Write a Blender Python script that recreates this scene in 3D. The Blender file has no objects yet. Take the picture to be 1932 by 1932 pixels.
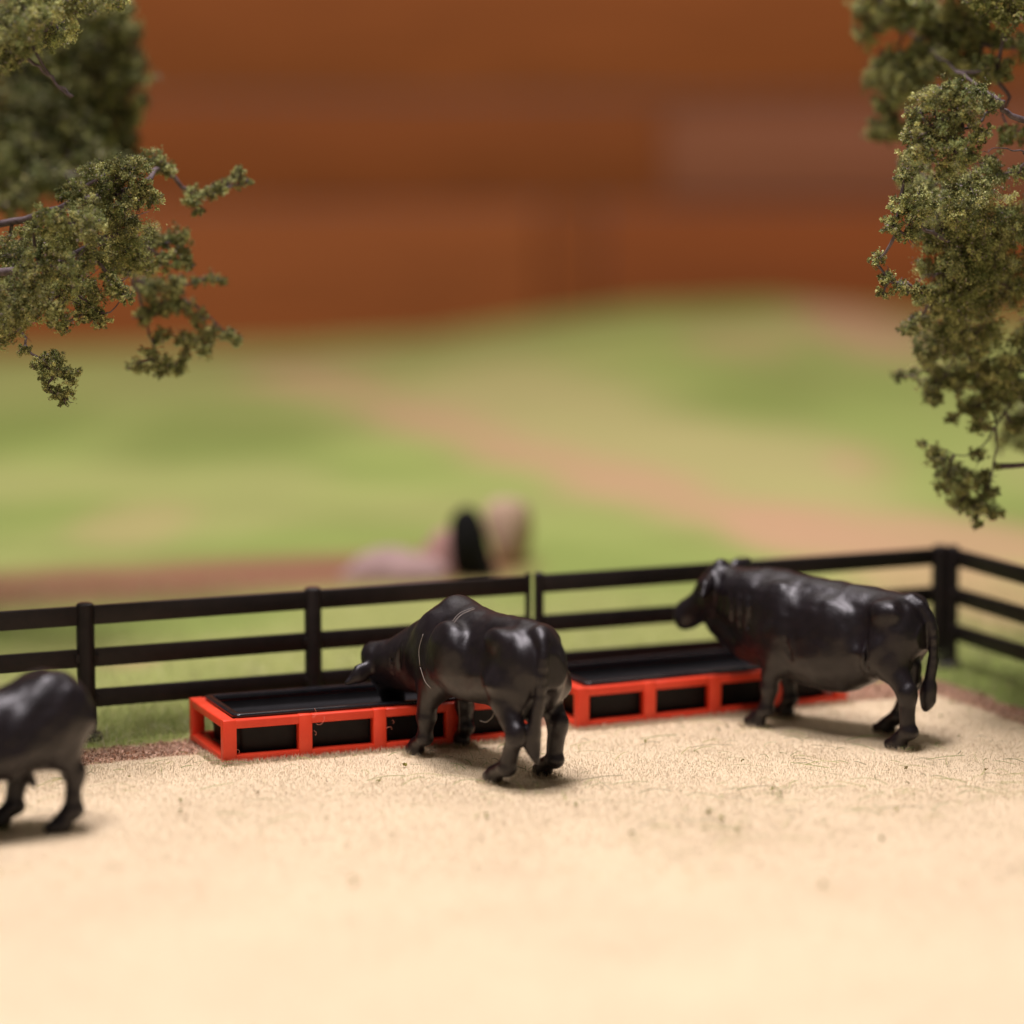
import bpy, bmesh, math, random
import numpy as np
from mathutils import Vector, Matrix

# 1 unit = 1 cm of the model landscape
S = bpy.context.scene
C = S.collection
R = math.radians
rng = np.random.default_rng(7)
random.seed(7)

# ------------------------------------------------------------------ camera
F_PX, CAM_H, HORIZON = 5950.0, 22.3, 130.0        # focal length in pixels of a 1932 px frame, eye height
PITCH = math.atan((966 - HORIZON) / F_PX)
cam_d = bpy.data.cameras.new('camera')
cam = bpy.data.objects.new('camera', cam_d); C.objects.link(cam)
cam.location = (0, 0, CAM_H)
cam.rotation_euler = (math.pi / 2 - PITCH, 0, 0)
cam_d.sensor_width = 36
cam_d.lens = F_PX / 1932 * 36
cam_d.clip_start = 1; cam_d.clip_end = 2000
cam_d.dof.use_dof = True
cam_d.dof.focus_distance = 101.8
cam_d.dof.aperture_fstop = cam_d.lens / 1000 / 2.7   # 2.7 cm wide aperture
S.camera = cam
S.render.resolution_x = S.render.resolution_y = 1024

# ------------------------------------------------------------------ light
w = bpy.data.worlds.new('World'); S.world = w; w.use_nodes = True
bg = w.node_tree.nodes['Background']
bg.inputs[0].default_value = (1.0, 0.86, 0.78, 1); bg.inputs[1].default_value = 0.17
S.view_settings.view_transform = 'Standard'; S.view_settings.look = 'None'
S.view_settings.exposure = 0.0; S.view_settings.gamma = 1.0

def area(name, loc, target, sx, sy, power, col):
    d = bpy.data.lights.new(name, 'AREA'); d.shape = 'RECTANGLE'; d.size = sx; d.size_y = sy
    d.energy = power; d.color = col
    o = bpy.data.objects.new(name, d); C.objects.link(o); o.location = loc
    v = Vector(target) - Vector(loc)
    o.rotation_euler = v.to_track_quat('-Z', 'Y').to_euler()
    return o
area('ceiling_lamp', (-12, 112, 190), (0, 104, 0), 42, 42, 325000, (1.0, 0.905, 0.96))
area('ceiling_lamp_front', (-38, 48, 195), (0, 90, 0), 44, 44, 225000, (1.0, 0.92, 0.95))
area('ceiling_lamp_back', (0, 250, 170), (0, 270, 10), 160, 50, 85000, (1.0, 0.91, 0.84))

# ------------------------------------------------------------------ helpers
def ray(x, y):
    a = (x - 966) / F_PX; b = (966 - y) / F_PX
    return a, math.cos(PITCH) + b * math.sin(PITCH), -math.sin(PITCH) + b * math.cos(PITCH)
def at(x, y, Y):
    d = ray(x, y); t = Y / d[1]
    return np.array((d[0] * t, Y, CAM_H + d[2] * t))
def gp(x, y):
    d = ray(x, y); t = -CAM_H / d[2]
    return (d[0] * t, d[1] * t)

def nodes(name):
    m = bpy.data.materials.new(name); m.use_nodes = True
    nt = m.node_tree; return m, nt, nt.nodes['Principled BSDF']
def N(nt, kind, **kw):
    n = nt.nodes.new(kind)
    for k, v in kw.items():
        if k in n.inputs: n.inputs[k].default_value = v
        else: setattr(n, k, v)
    return n
def ramp(nt, src, stops):
    r = nt.nodes.new('ShaderNodeValToRGB')
    while len(r.color_ramp.elements) < len(stops): r.color_ramp.elements.new(0.5)
    for e, (p, c) in zip(r.color_ramp.elements, stops):
        e.position = p; e.color = (*c, 1)
    nt.links.new(src, r.inputs[0]); return r
def bump(nt, src, bsdf, strength, dist):
    b = nt.nodes.new('ShaderNodeBump'); b.inputs['Strength'].default_value = strength
    b.inputs['Distance'].default_value = dist
    nt.links.new(src, b.inputs['Height']); nt.links.new(b.outputs[0], bsdf.inputs['Normal']); return b

def mat_plastic(name, c1, c2, rough, scale=3.0, bs=0.25, bd=0.02, bscale=18.0, spec=0.5, layers=False):
    m, nt, b = nodes(name)
    tc = N(nt, 'ShaderNodeTexCoord')
    n = N(nt, 'ShaderNodeTexNoise', Scale=scale, Detail=5.0, Roughness=0.6)
    nt.links.new(tc.outputs['Object'], n.inputs['Vector'])
    r = ramp(nt, n.outputs['Fac'], [(0.35, c1), (0.68, c2)])
    nt.links.new(r.outputs[0], b.inputs['Base Color'])
    rr = N(nt, 'ShaderNodeMapRange'); rr.inputs['To Min'].default_value = rough - 0.07; rr.inputs['To Max'].default_value = rough + 0.12
    n2 = N(nt, 'ShaderNodeTexNoise', Scale=scale * 3.3, Detail=6.0, Roughness=0.7)
    nt.links.new(tc.outputs['Object'], n2.inputs['Vector'])
    nt.links.new(n2.outputs['Fac'], rr.inputs['Value']); nt.links.new(rr.outputs[0], b.inputs['Roughness'])
    b.inputs['Specular IOR Level'].default_value = spec
    n3 = N(nt, 'ShaderNodeTexNoise', Scale=bscale, Detail=4.0, Roughness=0.65)
    nt.links.new(tc.outputs['Object'], n3.inputs['Vector'])
    src = n3.outputs['Fac']
    if layers:
        wv = N(nt, 'ShaderNodeTexWave', Scale=7.0, Distortion=0.6, Detail=1.0); wv.bands_direction = 'Z'
        nt.links.new(tc.outputs['Object'], wv.inputs['Vector'])
        ad = N(nt, 'ShaderNodeMath', operation='ADD'); nt.links.new(wv.outputs['Fac'], ad.inputs[0]); nt.links.new(n3.outputs['Fac'], ad.inputs[1])
        src = ad.outputs[0]
    bump(nt, src, b, bs, bd)
    return m

M = {}
M['bull'] = mat_plastic('bull_black_plastic', (0.0050, 0.0028, 0.0042), (0.0100, 0.0062, 0.0082), 0.33, 1.8, 0.55, 0.02, 16.0, 0.46)
M['red'] = mat_plastic('red_printed_plastic', (0.80, 0.052, 0.018), (0.86, 0.075, 0.028), 0.40, 1.2, 0.30, 0.012, 14.0, 0.45, True)
M['trough'] = mat_plastic('black_trough_plastic', (0.006, 0.006, 0.008), (0.012, 0.011, 0.014), 0.20, 2.0, 0.10, 0.01, 6.0, 0.5)
M['fence'] = mat_plastic('black_fence_plastic', (0.0085, 0.006, 0.006), (0.016, 0.011, 0.011), 0.42, 2.0, 0.30, 0.012, 20.0, 0.35, True)
M['basin'] = mat_plastic('black_basin_plastic', (0.004, 0.0035, 0.004), (0.007, 0.006, 0.007), 0.45, 2.0, 0.10, 0.01, 6.0, 0.2)
M['eye'] = mat_plastic('eye_gloss_black', (0.004, 0.004, 0.004), (0.008, 0.007, 0.007), 0.12, 4.0, 0.0, 0.01)
M['thread'] = mat_plastic('pale_thread', (0.24, 0.20, 0.17), (0.34, 0.29, 0.24), 0.5, 6.0, 0.0, 0.01)
M['thread_red'] = mat_plastic('pink_thread', (0.75, 0.22, 0.14), (0.85, 0.35, 0.25), 0.4, 6.0, 0.0, 0.01)
M['bark'] = mat_plastic('grey_bark', (0.075, 0.055, 0.058), (0.19, 0.145, 0.15), 0.7, 4.0, 0.7, 0.05, 12.0, 0.3)
M['cut'] = mat_plastic('cut_twig_wood', (0.45, 0.22, 0.08), (0.60, 0.34, 0.15), 0.7, 8.0, 0.2, 0.02)

def mat_attr(name, rough, noise_scale, amt, bs=0.0, bd=0.02, translucent=0.0, soft=0.0):
    """colour from the mesh's own colour attribute, broken up by noise"""
    m, nt, b = nodes(name)
    a = N(nt, 'ShaderNodeAttribute', attribute_name='tint')
    tc = N(nt, 'ShaderNodeTexCoord')
    n = N(nt, 'ShaderNodeTexNoise', Scale=noise_scale, Detail=6.0, Roughness=0.65)
    nt.links.new(tc.outputs['Object'], n.inputs['Vector'])
    mr = N(nt, 'ShaderNodeMapRange'); mr.inputs['From Min'].default_value = 0.25; mr.inputs['From Max'].default_value = 0.75
    mr.inputs['To Min'].default_value = 1 - amt; mr.inputs['To Max'].default_value = 1 + amt
    nt.links.new(n.outputs['Fac'], mr.inputs['Value'])
    vm = N(nt, 'ShaderNodeVectorMath', operation='SCALE')
    nt.links.new(a.outputs['Color'], vm.inputs[0]); nt.links.new(mr.outputs[0], vm.inputs['Scale'])
    nt.links.new(vm.outputs[0], b.inputs['Base Color'])
    b.inputs['Roughness'].default_value = rough; b.inputs['Specular IOR Level'].default_value = 0.25
    if bs: bump(nt, n.outputs['Fac'], b, bs, bd)
    if soft:      # hair-thin fibres: round, so they shade as a soft nap rather than as flat blades
        ge = N(nt, 'ShaderNodeNewGeometry'); sc_ = N(nt, 'ShaderNodeVectorMath', operation='SCALE'); sc_.inputs['Scale'].default_value = 1 - soft
        nt.links.new(ge.outputs['Normal'], sc_.inputs[0]); ad = N(nt, 'ShaderNodeVectorMath', operation='ADD'); ad.inputs[1].default_value = (0, 0, soft)
        nt.links.new(sc_.outputs[0], ad.inputs[0]); no = N(nt, 'ShaderNodeVectorMath', operation='NORMALIZE'); nt.links.new(ad.outputs[0], no.inputs[0])
        nt.links.new(no.outputs[0], b.inputs['Normal'])
    if translucent:
        t = N(nt, 'ShaderNodeBsdfTranslucent'); mx = N(nt, 'ShaderNodeMixShader'); mx.inputs[0].default_value = translucent
        nt.links.new(vm.outputs[0], t.inputs[0])
        nt.links.new(b.outputs[0], mx.inputs[1]); nt.links.new(t.outputs[0], mx.inputs[2])
        nt.links.new(mx.outputs[0], nt.nodes['Material Output'].inputs['Surface'])
    return m
M['ground'] = mat_attr('scatter_ground', 0.9, 6.0, 0.12, 0.4, 0.05)
M['fibre'] = mat_attr('flock_fibre', 0.7, 2.0, 0.05, translucent=0.40, soft=0.8)
M['foliage'] = mat_attr('flock_foliage', 0.85, 5.0, 0.30, translucent=0.06)
M['rock'] = mat_attr('painted_rock', 0.85, 1.2, 0.25, 0.5, 0.1)

def mat_wood(name, c1, c2):
    m, nt, b = nodes(name)
    tc = N(nt, 'ShaderNodeTexCoord'); mp = N(nt, 'ShaderNodeMapping'); mp.inputs['Scale'].default_value = (0.02, 0.3, 0.22)
    nt.links.new(tc.outputs['Object'], mp.inputs[0])
    n = N(nt, 'ShaderNodeTexNoise', Scale=1.6, Detail=7.0, Roughness=0.6, Distortion=1.2)
    nt.links.new(mp.outputs[0], n.inputs['Vector'])
    r = ramp(nt, n.outputs['Fac'], [(0.3, c1), (0.7, c2)])
    nt.links.new(r.outputs[0], b.inputs['Base Color']); b.inputs['Roughness'].default_value = 0.75; b.inputs['Specular IOR Level'].default_value = 0.15
    bump(nt, n.outputs['Fac'], b, 0.2, 0.2); return m
M['wood'] = mat_wood('orange_wood', (0.25, 0.076, 0.021), (0.345, 0.103, 0.028))
M['wood_dark'] = mat_wood('dark_orange_wood', (0.205, 0.060, 0.015), (0.29, 0.083, 0.021))
M['wood_mid'] = mat_wood('brown_wood', (0.22, 0.062, 0.016), (0.30, 0.082, 0.02))
M['strip'] = mat_wood('grey_pink_board', (0.25, 0.092, 0.042), (0.31, 0.12, 0.068))

def mesh_from(name, verts, faces_flat, loop_total, cols=None, smooth=False):
    me = bpy.data.meshes.new(name)
    verts = np.asarray(verts, dtype=np.float32); faces_flat = np.asarray(faces_flat, dtype=np.int32)
    nf = len(faces_flat) // loop_total
    me.vertices.add(len(verts)); me.vertices.foreach_set('co', verts.ravel())
    me.loops.add(len(faces_flat)); me.loops.foreach_set('vertex_index', faces_flat)
    me.polygons.add(nf); me.polygons.foreach_set('loop_start', np.arange(nf, dtype=np.int32) * loop_total)
    if smooth: me.polygons.foreach_set('use_smooth', np.ones(nf, dtype=bool))
    me.update(calc_edges=True)
    if cols is not None:
        at_ = me.color_attributes.new('tint', 'FLOAT_COLOR', 'POINT')
        c4 = np.ones((len(verts), 4), dtype=np.float32); c4[:, :3] = cols
        at_.data.foreach_set('color', c4.ravel())
    return me
def link(name, me, mat=None, parent=None, **props):
    o = bpy.data.objects.new(name, me); C.objects.link(o)
    if mat is not None and not me.materials: me.materials.append(mat)
    if parent is not None: o.parent = parent
    for k, v in props.items(): o[k] = v
    return o
def thing(name, label, cat, loc=(0, 0, 0), rz=0.0, group=None):
    o = bpy.data.objects.new(name, None); C.objects.link(o); o.empty_display_size = 0.5
    o.location = loc; o.rotation_euler = (0, 0, rz); o['label'] = label; o['category'] = cat
    if group: o['group'] = group
    return o
def box_mesh(name, lo, hi, bev=0.03, seg=2, jitter=0.0, smooth=True):
    bm = bmesh.new(); bmesh.ops.create_cube(bm, size=1)
    for v in bm.verts:
        for i in range(3): v.co[i] = (lo[i] + hi[i]) / 2 + v.co[i] * (hi[i] - lo[i])
    if bev: bmesh.ops.bevel(bm, geom=list(bm.edges), offset=bev, segments=seg, affect='EDGES', profile=0.5)
    if jitter:
        for v in bm.verts: v.co += Vector((random.uniform(-1, 1), random.uniform(-1, 1), random.uniform(-1, 1))) * jitter
    me = bpy.data.meshes.new(name); bm.to_mesh(me); bm.free()
    if smooth:
        me.polygons.foreach_set('use_smooth', np.ones(len(me.polygons), dtype=bool))
        try: me.set_sharp_from_angle(angle=R(40))
        except Exception: pass
    return me
def tube_arrays(pts, rads, seg=8, closed_end=True):
    pts = [Vector(p) for p in pts]; V = []; Fq = []
    n = len(pts); up = Vector((0.13, 0.21, 0.97))
    for i, p in enumerate(pts):
        d = (pts[min(i + 1, n - 1)] - pts[max(i - 1, 0)]).normalized()
        a = d.cross(up)
        if a.length < 1e-3: a = d.cross(Vector((1, 0, 0)))
        a.normalize(); b = d.cross(a)
        for k in range(seg):
            t = 2 * math.pi * k / seg
            V.append(p + (a * math.cos(t) + b * math.sin(t)) * rads[i])
    for i in range(n - 1):
        for k in range(seg):
            k2 = (k + 1) % seg
            Fq.append((i * seg + k, i * seg + k2, (i + 1) * seg + k2, (i + 1) * seg + k))
    return V, Fq
def tubes_mesh(name, tubes, seg=8, smooth=True):
    V = []; Fa = []
    for pts, rads in tubes:
        v, f = tube_arrays(pts, rads, seg); off = len(V)
        V += v; Fa += [tuple(i + off for i in q) for q in f]
        Fa.append(tuple(off + k for k in range(seg))[::-1]); Fa.append(tuple(off + len(v) - seg + k for k in range(seg)))
    me = bpy.data.meshes.new(name); me.from_pydata([tuple(v) for v in V], [], Fa)
    if smooth: me.polygons.foreach_set('use_smooth', np.ones(len(me.polygons), dtype=bool))
    return me
def spline(pts, n):
    """Catmull-Rom through points"""
    P = [np.array(p, float) for p in pts]; P = [2 * P[0] - P[1]] + P + [2 * P[-1] - P[-2]]
    out = []
    for i in range(1, len(P) - 2):
        for t in np.linspace(0, 1, n, endpoint=False):
            a, b, c, d = P[i - 1:i + 3]
            out.append(0.5 * (2 * b + (c - a) * t + (2 * a - 5 * b + 4 * c - d) * t * t + (3 * b - a - 3 * c + d) * t ** 3))
    out.append(P[-2]); return out
def value_noise(x, y, seed, scale):
    g = np.random.default_rng(seed).random((256, 256))
    X = x / scale; Y = y / scale
    xi = np.floor(X).astype(int); yi = np.floor(Y).astype(int); fx = X - xi; fy = Y - yi
    fx = fx * fx * (3 - 2 * fx); fy = fy * fy * (3 - 2 * fy)
    a = g[xi % 256, yi % 256]; b = g[(xi + 1) % 256, yi % 256]; c = g[xi % 256, (yi + 1) % 256]; d = g[(xi + 1) % 256, (yi + 1) % 256]
    return (a * (1 - fx) + b * fx) * (1 - fy) + (c * (1 - fx) + d * fx) * fy
def fbm(x, y, seed, scale):
    return (value_noise(x, y, seed, scale) * 0.55 + value_noise(x, y, seed + 1, scale / 2.1) * 0.3 + value_noise(x, y, seed + 2, scale / 4.3) * 0.15)

# ------------------------------------------------------------------ the pen's frame: u along the back fence, v behind it
FA = R(23.2); FO = np.array((-14.26, 103.83)); CU, SU = math.cos(FA), math.sin(FA)
def uv(X, Y):
    dx = X - FO[0]; dy = Y - FO[1]
    return dx * CU + dy * SU, -dx * SU + dy * CU

# ------------------------------------------------------------------ ground
def terrain(X, Y):
    t = np.clip((Y - 150) / 140, 0, 1); t = t * t * (3 - 2 * t)
    h = np.interp(X, [-60, -32, -20, -8, 2, 11, 24, 31, 38, 60], [-3.4, -3.1, -2.9, -2.2, -0.7, 0.6, 1.0, 0.3, -0.6, -1.0])
    z = t * h
    z = z + 0.5 * np.clip((Y - 112) / 30, 0, 1) * (fbm(X, Y, 40, 14) - 0.5)
    return z
BEIGE = np.array((0.76, 0.615, 0.405)); DIRT = np.array((0.50, 0.32, 0.21)); GREEN = np.array((0.275, 0.345, 0.088))
TAN = np.array((0.49, 0.305, 0.175)); PALE = np.array((0.43, 0.385, 0.16)); DGREEN = np.array((0.19, 0.245, 0.055)); BROWN = np.array((0.23, 0.10, 0.06))
def seg_dist(X, Y, pts, k=1.0):
    best = np.full(X.shape, 1e9)
    for (x0, y0), (x1, y1) in zip(pts[:-1], pts[1:]):
        y0 *= k; y1 *= k; Yk = Y * k
        dx, dy = x1 - x0, y1 - y0; L = dx * dx + dy * dy
        t = np.clip(((X - x0) * dx + (Yk - y0) * dy) / L, 0, 1)
        best = np.minimum(best, np.hypot(X - x0 - t * dx, Yk - y0 - t * dy))
    return best
def sstep(a, b, x):
    t = np.clip((x - a) / (b - a), 0, 1); return t * t * (3 - 2 * t)
def pen_zone(X, Y):
    """0 = pale stubble, 1 = dirt, 2 = grass, as soft weights"""
    u, v = uv(X, Y)
    wob = (fbm(X, Y, 11, 2.6) - 0.5) * 1.6
    bv = -3.55 + wob - 0.02 * u
    edge = np.maximum(v - bv, (u - 30.4) - wob * 0.9 + 0.10 * np.minimum(v + 6, 0) * 0)
    dirt = sstep(-0.25, 0.25, edge)
    edge2 = np.maximum(v + 1.55 + wob * 0.5, u - 31.6 + wob * 0.6)
    grass = sstep(-0.3, 0.4, edge2)
    return dirt, grass
road_main = [gp(530, 660), gp(700, 725), gp(850, 790), gp(1000, 850), gp(1200, 920), gp(1400, 975), gp(1600, 1005), gp(1800, 1030), gp(2000, 1050)]
road_low = [gp(1450, 985), gp(1600, 1050), gp(1750, 1090), gp(1932, 1150), gp(2050, 1190)]
pale_band = [gp(900, 700), gp(1100, 800), gp(1300, 870), gp(1480, 910)]
def ground_colour(X, Y):
    sh = X.shape + (1,)
    n1 = fbm(X, Y, 60, 22); n2 = fbm(X, Y, 70, 7)
    col = GREEN * np.ones(sh) * (0.78 + 0.44 * n2[..., None])
    m = sstep(0.45, 0.70, n1)[..., None]; col = col * (1 - m * 0.55) + DGREEN * m * 0.55
    m = sstep(0.35, 0.6, fbm(X, Y, 80, 16))[..., None] * 0.35; col = col * (1 - m) + PALE * m
    def mixin(w, c, a=1.0):
        nonlocal col
        w = (w * a)[..., None]; col = col * (1 - w) + c * w
    wob = (n2 - 0.5) * 4
    K = 0.32
    mixin(1 - sstep(3, 10, seg_dist(X, Y, pale_band, K) + wob), PALE, 0.8)
    mixin(1 - sstep(0.4, 4.0, seg_dist(X, Y, road_main, K) + wob * 0.9), TAN, 0.80)
    mixin(1 - sstep(1.4, 4.4, seg_dist(X, Y, road_low, 0.5) + wob * 0.6), TAN, 0.68)
    for (px, py, rx, ry, c, a) in [(1630, 630, 6.5, 30, TAN, 0.95), (1400, 660, 6, 16, TAN, 0.45), (1640, 880, 2.6, 9, TAN, 0.5), (250, 990, 3.5, 10, TAN, 0.28),
                                   (600, 655, 8, 14, TAN, 0.55), (430, 790, 9, 26, DGREEN, 0.75), (30, 780, 6, 30, DGREEN, 0.7), (1450, 760, 9, 18, DGREEN, 0.5), (1250, 600, 12, 22, DGREEN, 0.4),
                                   (1100, 990, 5, 7, GREEN, 0.6), (1720, 800, 7, 22, GREEN, 0.8), (1760, 900, 4, 10, GREEN, 0.6), (240, 1250, 1.6, 1.8, TAN, 0.5)]:
        cx, cy = gp(px, py); d = np.sqrt(((X - cx) / rx) ** 2 + ((Y - cy) / ry) ** 2)
        mixin(1 - sstep(0.45, 1.2, d + (n2 - 0.5) * 0.3), c, a)
    # brown bank that runs behind the fence on the left
    bank = [gp(-200, 1150), gp(0, 1115), gp(250, 1105), gp(500, 1088), gp(700, 1070), gp(880, 1062)]
    mixin(1 - sstep(0.8, 4.2, seg_dist(X, Y, bank, 0.5) + wob * 0.2), BROWN, 0.95)
    # pen
    dirt, grass = pen_zone(X, Y)
    inpen = (Y < 128)
    n3 = fbm(X, Y, 90, 1.3)
    near_green = DGREEN * 1.15 * (0.75 + 0.5 * n3[..., None])
    w = (1 - sstep(1.0, 9.0, uv(X, Y)[1])) * (1 - sstep(33, 40, uv(X, Y)[0]) * 0.0) * inpen
    mixin(w * 0.55, near_green)
    dcol = DIRT * (0.7 + 0.6 * n3[..., None])
    wd = (1 - grass); col = col * (1 - wd[..., None]) + dcol * wd[..., None]
    wb = (1 - dirt); bc = BEIGE * (0.93 + 0.12 * fbm(X, Y, 95, 5)[..., None])
    col = col * (1 - wb[..., None]) + bc * wb[..., None]
    return col
xs = np.concatenate([np.arange(-170, -40, 5.0), np.arange(-40, -24, 0.8), np.arange(-24, 24, 0.22), np.arange(24, 48, 0.8), np.arange(48, 181, 5.0)])
ys = np.concatenate([np.arange(-30, 66, 6.0), np.arange(66, 92, 0.5), np.arange(92, 122, 0.22), np.arange(122, 160, 0.7), np.arange(160, 322, 2.0)])
GX, GY = np.meshgrid(xs, ys, indexing='ij')
GZ = terrain(GX, GY) + 0.05 * (fbm(GX, GY, 20, 3.0) - 0.5) * (GY > 60)
d_, g_ = pen_zone(GX, GY)
GZ = GZ - 0.06 * d_ * (1 - g_) + 0.05 * (value_noise(GX, GY, 21, 0.35) - 0.5) * d_ * (1 - g_)
nx_, ny_ = GX.shape
I = np.arange(nx_ * ny_).reshape(nx_, ny_)
quads = np.stack([I[:-1, :-1], I[1:, :-1], I[1:, 1:], I[:-1, 1:]], -1).reshape(-1)
gm = mesh_from('ground', np.stack([GX, GY, GZ], -1).reshape(-1, 3), quads, 4, ground_colour(GX, GY).reshape(-1, 3), True)
link('ground', gm, M['ground'], kind='structure')

# ------------------------------------------------------------------ flock fibres
def fibres(name, X, Y, Z, L, W, lean, cols, bend=0.35):
    n = len(X); az = rng.random(n) * 2 * math.pi; la = rng.random(n) * lean
    dirx = np.cos(az) * np.sin(la); diry = np.sin(az) * np.sin(la); dirz = np.cos(la)
    fa = rng.random(n) * math.pi; wx = np.cos(fa) * W / 2; wy = np.sin(fa) * W / 2
    bx = (rng.random(n) - 0.5) * bend * L; by = (rng.random(n) - 0.5) * bend * L
    P = np.stack([X, Y, Z], -1); D = np.stack([dirx, diry, dirz], -1) * L[:, None]; Wv = np.stack([wx, wy, np.zeros(n)], -1)
    B = np.stack([bx, by, -0.15 * L * lean], -1)
    V = np.stack([P - Wv, P + Wv, P + D * 0.55 + Wv * 0.8, P + D * 0.55 - Wv * 0.8, P + D + B], 1).reshape(-1, 3)
    base = (np.arange(n) * 5)[:, None]
    T = np.concatenate([base + np.array([0, 1, 2]), base + np.array([0, 2, 3]), base + np.array([3, 2, 4])], 1).reshape(-1)
    cc = np.repeat(cols, 5, axis=0)
    return mesh_from(name, V, T, 3, cc)
def scatter(x0, x1, y0, y1, dens):
    n = int((x1 - x0) * (y1 - y0) * dens); return x0 + rng.random(n) * (x1 - x0), y0 + rng.random(n) * (y1 - y0)
# pale stubble
X, Y = scatter(-19.5, 19.5, 66, 116, 300)
kk = rng.random(len(X)) < np.interp(Y, [66, 78, 96, 116], [0.25, 0.45, 1, 1]); X, Y = X[kk], Y[kk]
d_, g_ = pen_zone(X, Y); keep = rng.random(len(X)) > np.clip(d_ * 1.15, 0, 1) - 0.02 * (1 - g_)
X, Y = X[keep], Y[keep]; n = len(X)
cols = BEIGE * (1.04 + 0.12 * rng.random((n, 1))) * (1 + 0.03 * rng.normal(size=(n, 3)))
gr = rng.random(n) < (0.010 + 0.05 * sstep(0.62, 0.75, fbm(X, Y, 33, 3)))
cols[gr] = np.array((0.36, 0.36, 0.10)) * (0.6 + 0.6 * rng.random((gr.sum(), 1)))
br = rng.random(n) < 0.006; cols[br] = DIRT * 0.6
m_ = fibres('stubble', X, Y, np.full(n, -0.02), 0.055 + 0.055 * rng.random(n) + 0.09 * (rng.random(n) < 0.10), 0.009 + 0.006 * rng.random(n), 0.60, np.clip(cols, 0, 0.9))
link('stubble', m_, M['fibre'], kind='stuff', label='pale straw coloured flock stubble covering the pen floor', category='grass')
# taller tufts pushed up against the troughs and round the hooves
pts_ = []
for (ox, oy, a0) in ((-9.33, 99.92, R(21.4)), (2.24, 105.28, R(25.5))):
    n_ = 2600; t_ = rng.random(n_) * 10.9 - 0.1; q_ = -0.03 - 0.35 * rng.random(n_) ** 1.6
    pts_.append(np.stack([ox + math.cos(a0) * t_ - math.sin(a0) * q_, oy + math.sin(a0) * t_ + math.cos(a0) * q_], -1))
    n_ = 500; t_ = -0.05 - 0.3 * rng.random(n_); q_ = rng.random(n_) * 2.0
    pts_.append(np.stack([ox + math.cos(a0) * t_ - math.sin(a0) * q_, oy + math.sin(a0) * t_ + math.cos(a0) * q_], -1))
for (hx, hy) in ((-0.55, 97.3), (1.05, 98.3), (-3.1, 101.3), (-1.6, 102.7), (8.3, 106), (9.5, 107.5), (12.8, 104.6), (13.0, 102.2)):
    n_ = 260; a_ = rng.random(n_) * 6.283; r_ = 0.28 + 0.3 * rng.random(n_); pts_.append(np.stack([hx + r_ * np.cos(a_), hy + r_ * np.sin(a_)], -1))
pp = np.concatenate(pts_); n = len(pp)
cols = BEIGE * (0.92 + 0.22 * rng.random((n, 1))); gr = rng.random(n) < 0.08; cols[gr] = np.array((0.40, 0.40, 0.13))
m_ = fibres('stubble_tufts', pp[:, 0], pp[:, 1], np.full(n, -0.01), 0.12 + 0.16 * rng.random(n), 0.012 + 0.008 * rng.random(n), 0.65, cols)
link('stubble_tufts', m_, M['fibre'], kind='stuff', label='taller straw coloured fibres standing against the troughs and round the hooves', category='grass')
# long loose green fibres lying in the stubble
X, Y = scatter(-18, 18, 84, 112, 1.7); k_ = rng.random(len(X)) < np.clip(0.25 + 0.9 * sstep(0.45, 0.7, fbm(X, Y, 133, 5)) - 0.02 * np.abs(Y - 99), 0.05, 1); X, Y = X[k_], Y[k_]
d_, g_ = pen_zone(X, Y); k = d_ < 0.3; X, Y = X[k], Y[k]; n = len(X)
tubes = []
V = []; T = []; CC = []
for i in range(n):
    L = random.uniform(0.25, 1.5); a = random.uniform(0, 2 * math.pi); curv = random.uniform(-1.2, 1.2); z0 = 0.06
    wd = random.uniform(0.012, 0.022); c = np.array(random.choice([(0.16, 0.22, 0.05), (0.26, 0.30, 0.09), (0.10, 0.11, 0.04), (0.38, 0.36, 0.13), (0.44, 0.44, 0.18)]))
    p = np.array((X[i], Y[i], z0)); K = 6; off = len(V); hi_ = random.uniform(0.3, 1)
    for j in range(K + 1):
        t = j / K; aa = a + curv * t
        zz = z0 + 0.04 + 0.10 * math.sin(math.pi * t) * hi_
        side = np.array((-math.sin(aa), math.cos(aa), 0.7)) * wd
        V.append((p[0], p[1], zz)); V.append(tuple(np.array((p[0], p[1], zz)) + side)); CC += [c, c]
        p = p + np.array((math.cos(aa), math.sin(aa), 0)) * L / K
    for j in range(K):
        b = off + 2 * j; T += [b, b + 1, b + 3, b, b + 3, b + 2]
def long_fibre(x, y, z, L, a, up, curv, wd, c, K=6):
    off = len(V); p = np.array((x, y, z))
    for j in range(K + 1):
        t = j / K; aa = a + curv * t
        side = np.array((-math.sin(aa), math.cos(aa), 0.6)) * wd * (1.05 - t)
        V.append(tuple(p)); V.append(tuple(p + side)); CC.extend([c, c])
        e = up * (1 - 1.3 * t); p = p + np.array((math.cos(aa) * math.cos(e), math.sin(aa) * math.cos(e), math.sin(e))) * L / K
    for j in range(K):
        b = off + 2 * j; T.extend([b, b + 1, b + 3, b, b + 3, b + 2])
for _ in range(2600):
    u = random.uniform(-6, 33); v = random.uniform(-1.9, 2.2) if random.random() < 0.75 else random.uniform(2, 9)
    x = FO[0] + CU * u - SU * v; y = FO[1] + SU * u + CU * v
    long_fibre(x, y, 0.0, random.uniform(0.5, 1.7), random.uniform(0, 6.283), random.uniform(0.2, 1.2), random.uniform(-0.9, 0.9), random.uniform(0.014, 0.026),
               np.array(random.choice([(0.30, 0.33, 0.09), (0.42, 0.43, 0.17), (0.20, 0.25, 0.06), (0.62, 0.58, 0.36), (0.38, 0.42, 0.20)])))
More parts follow.
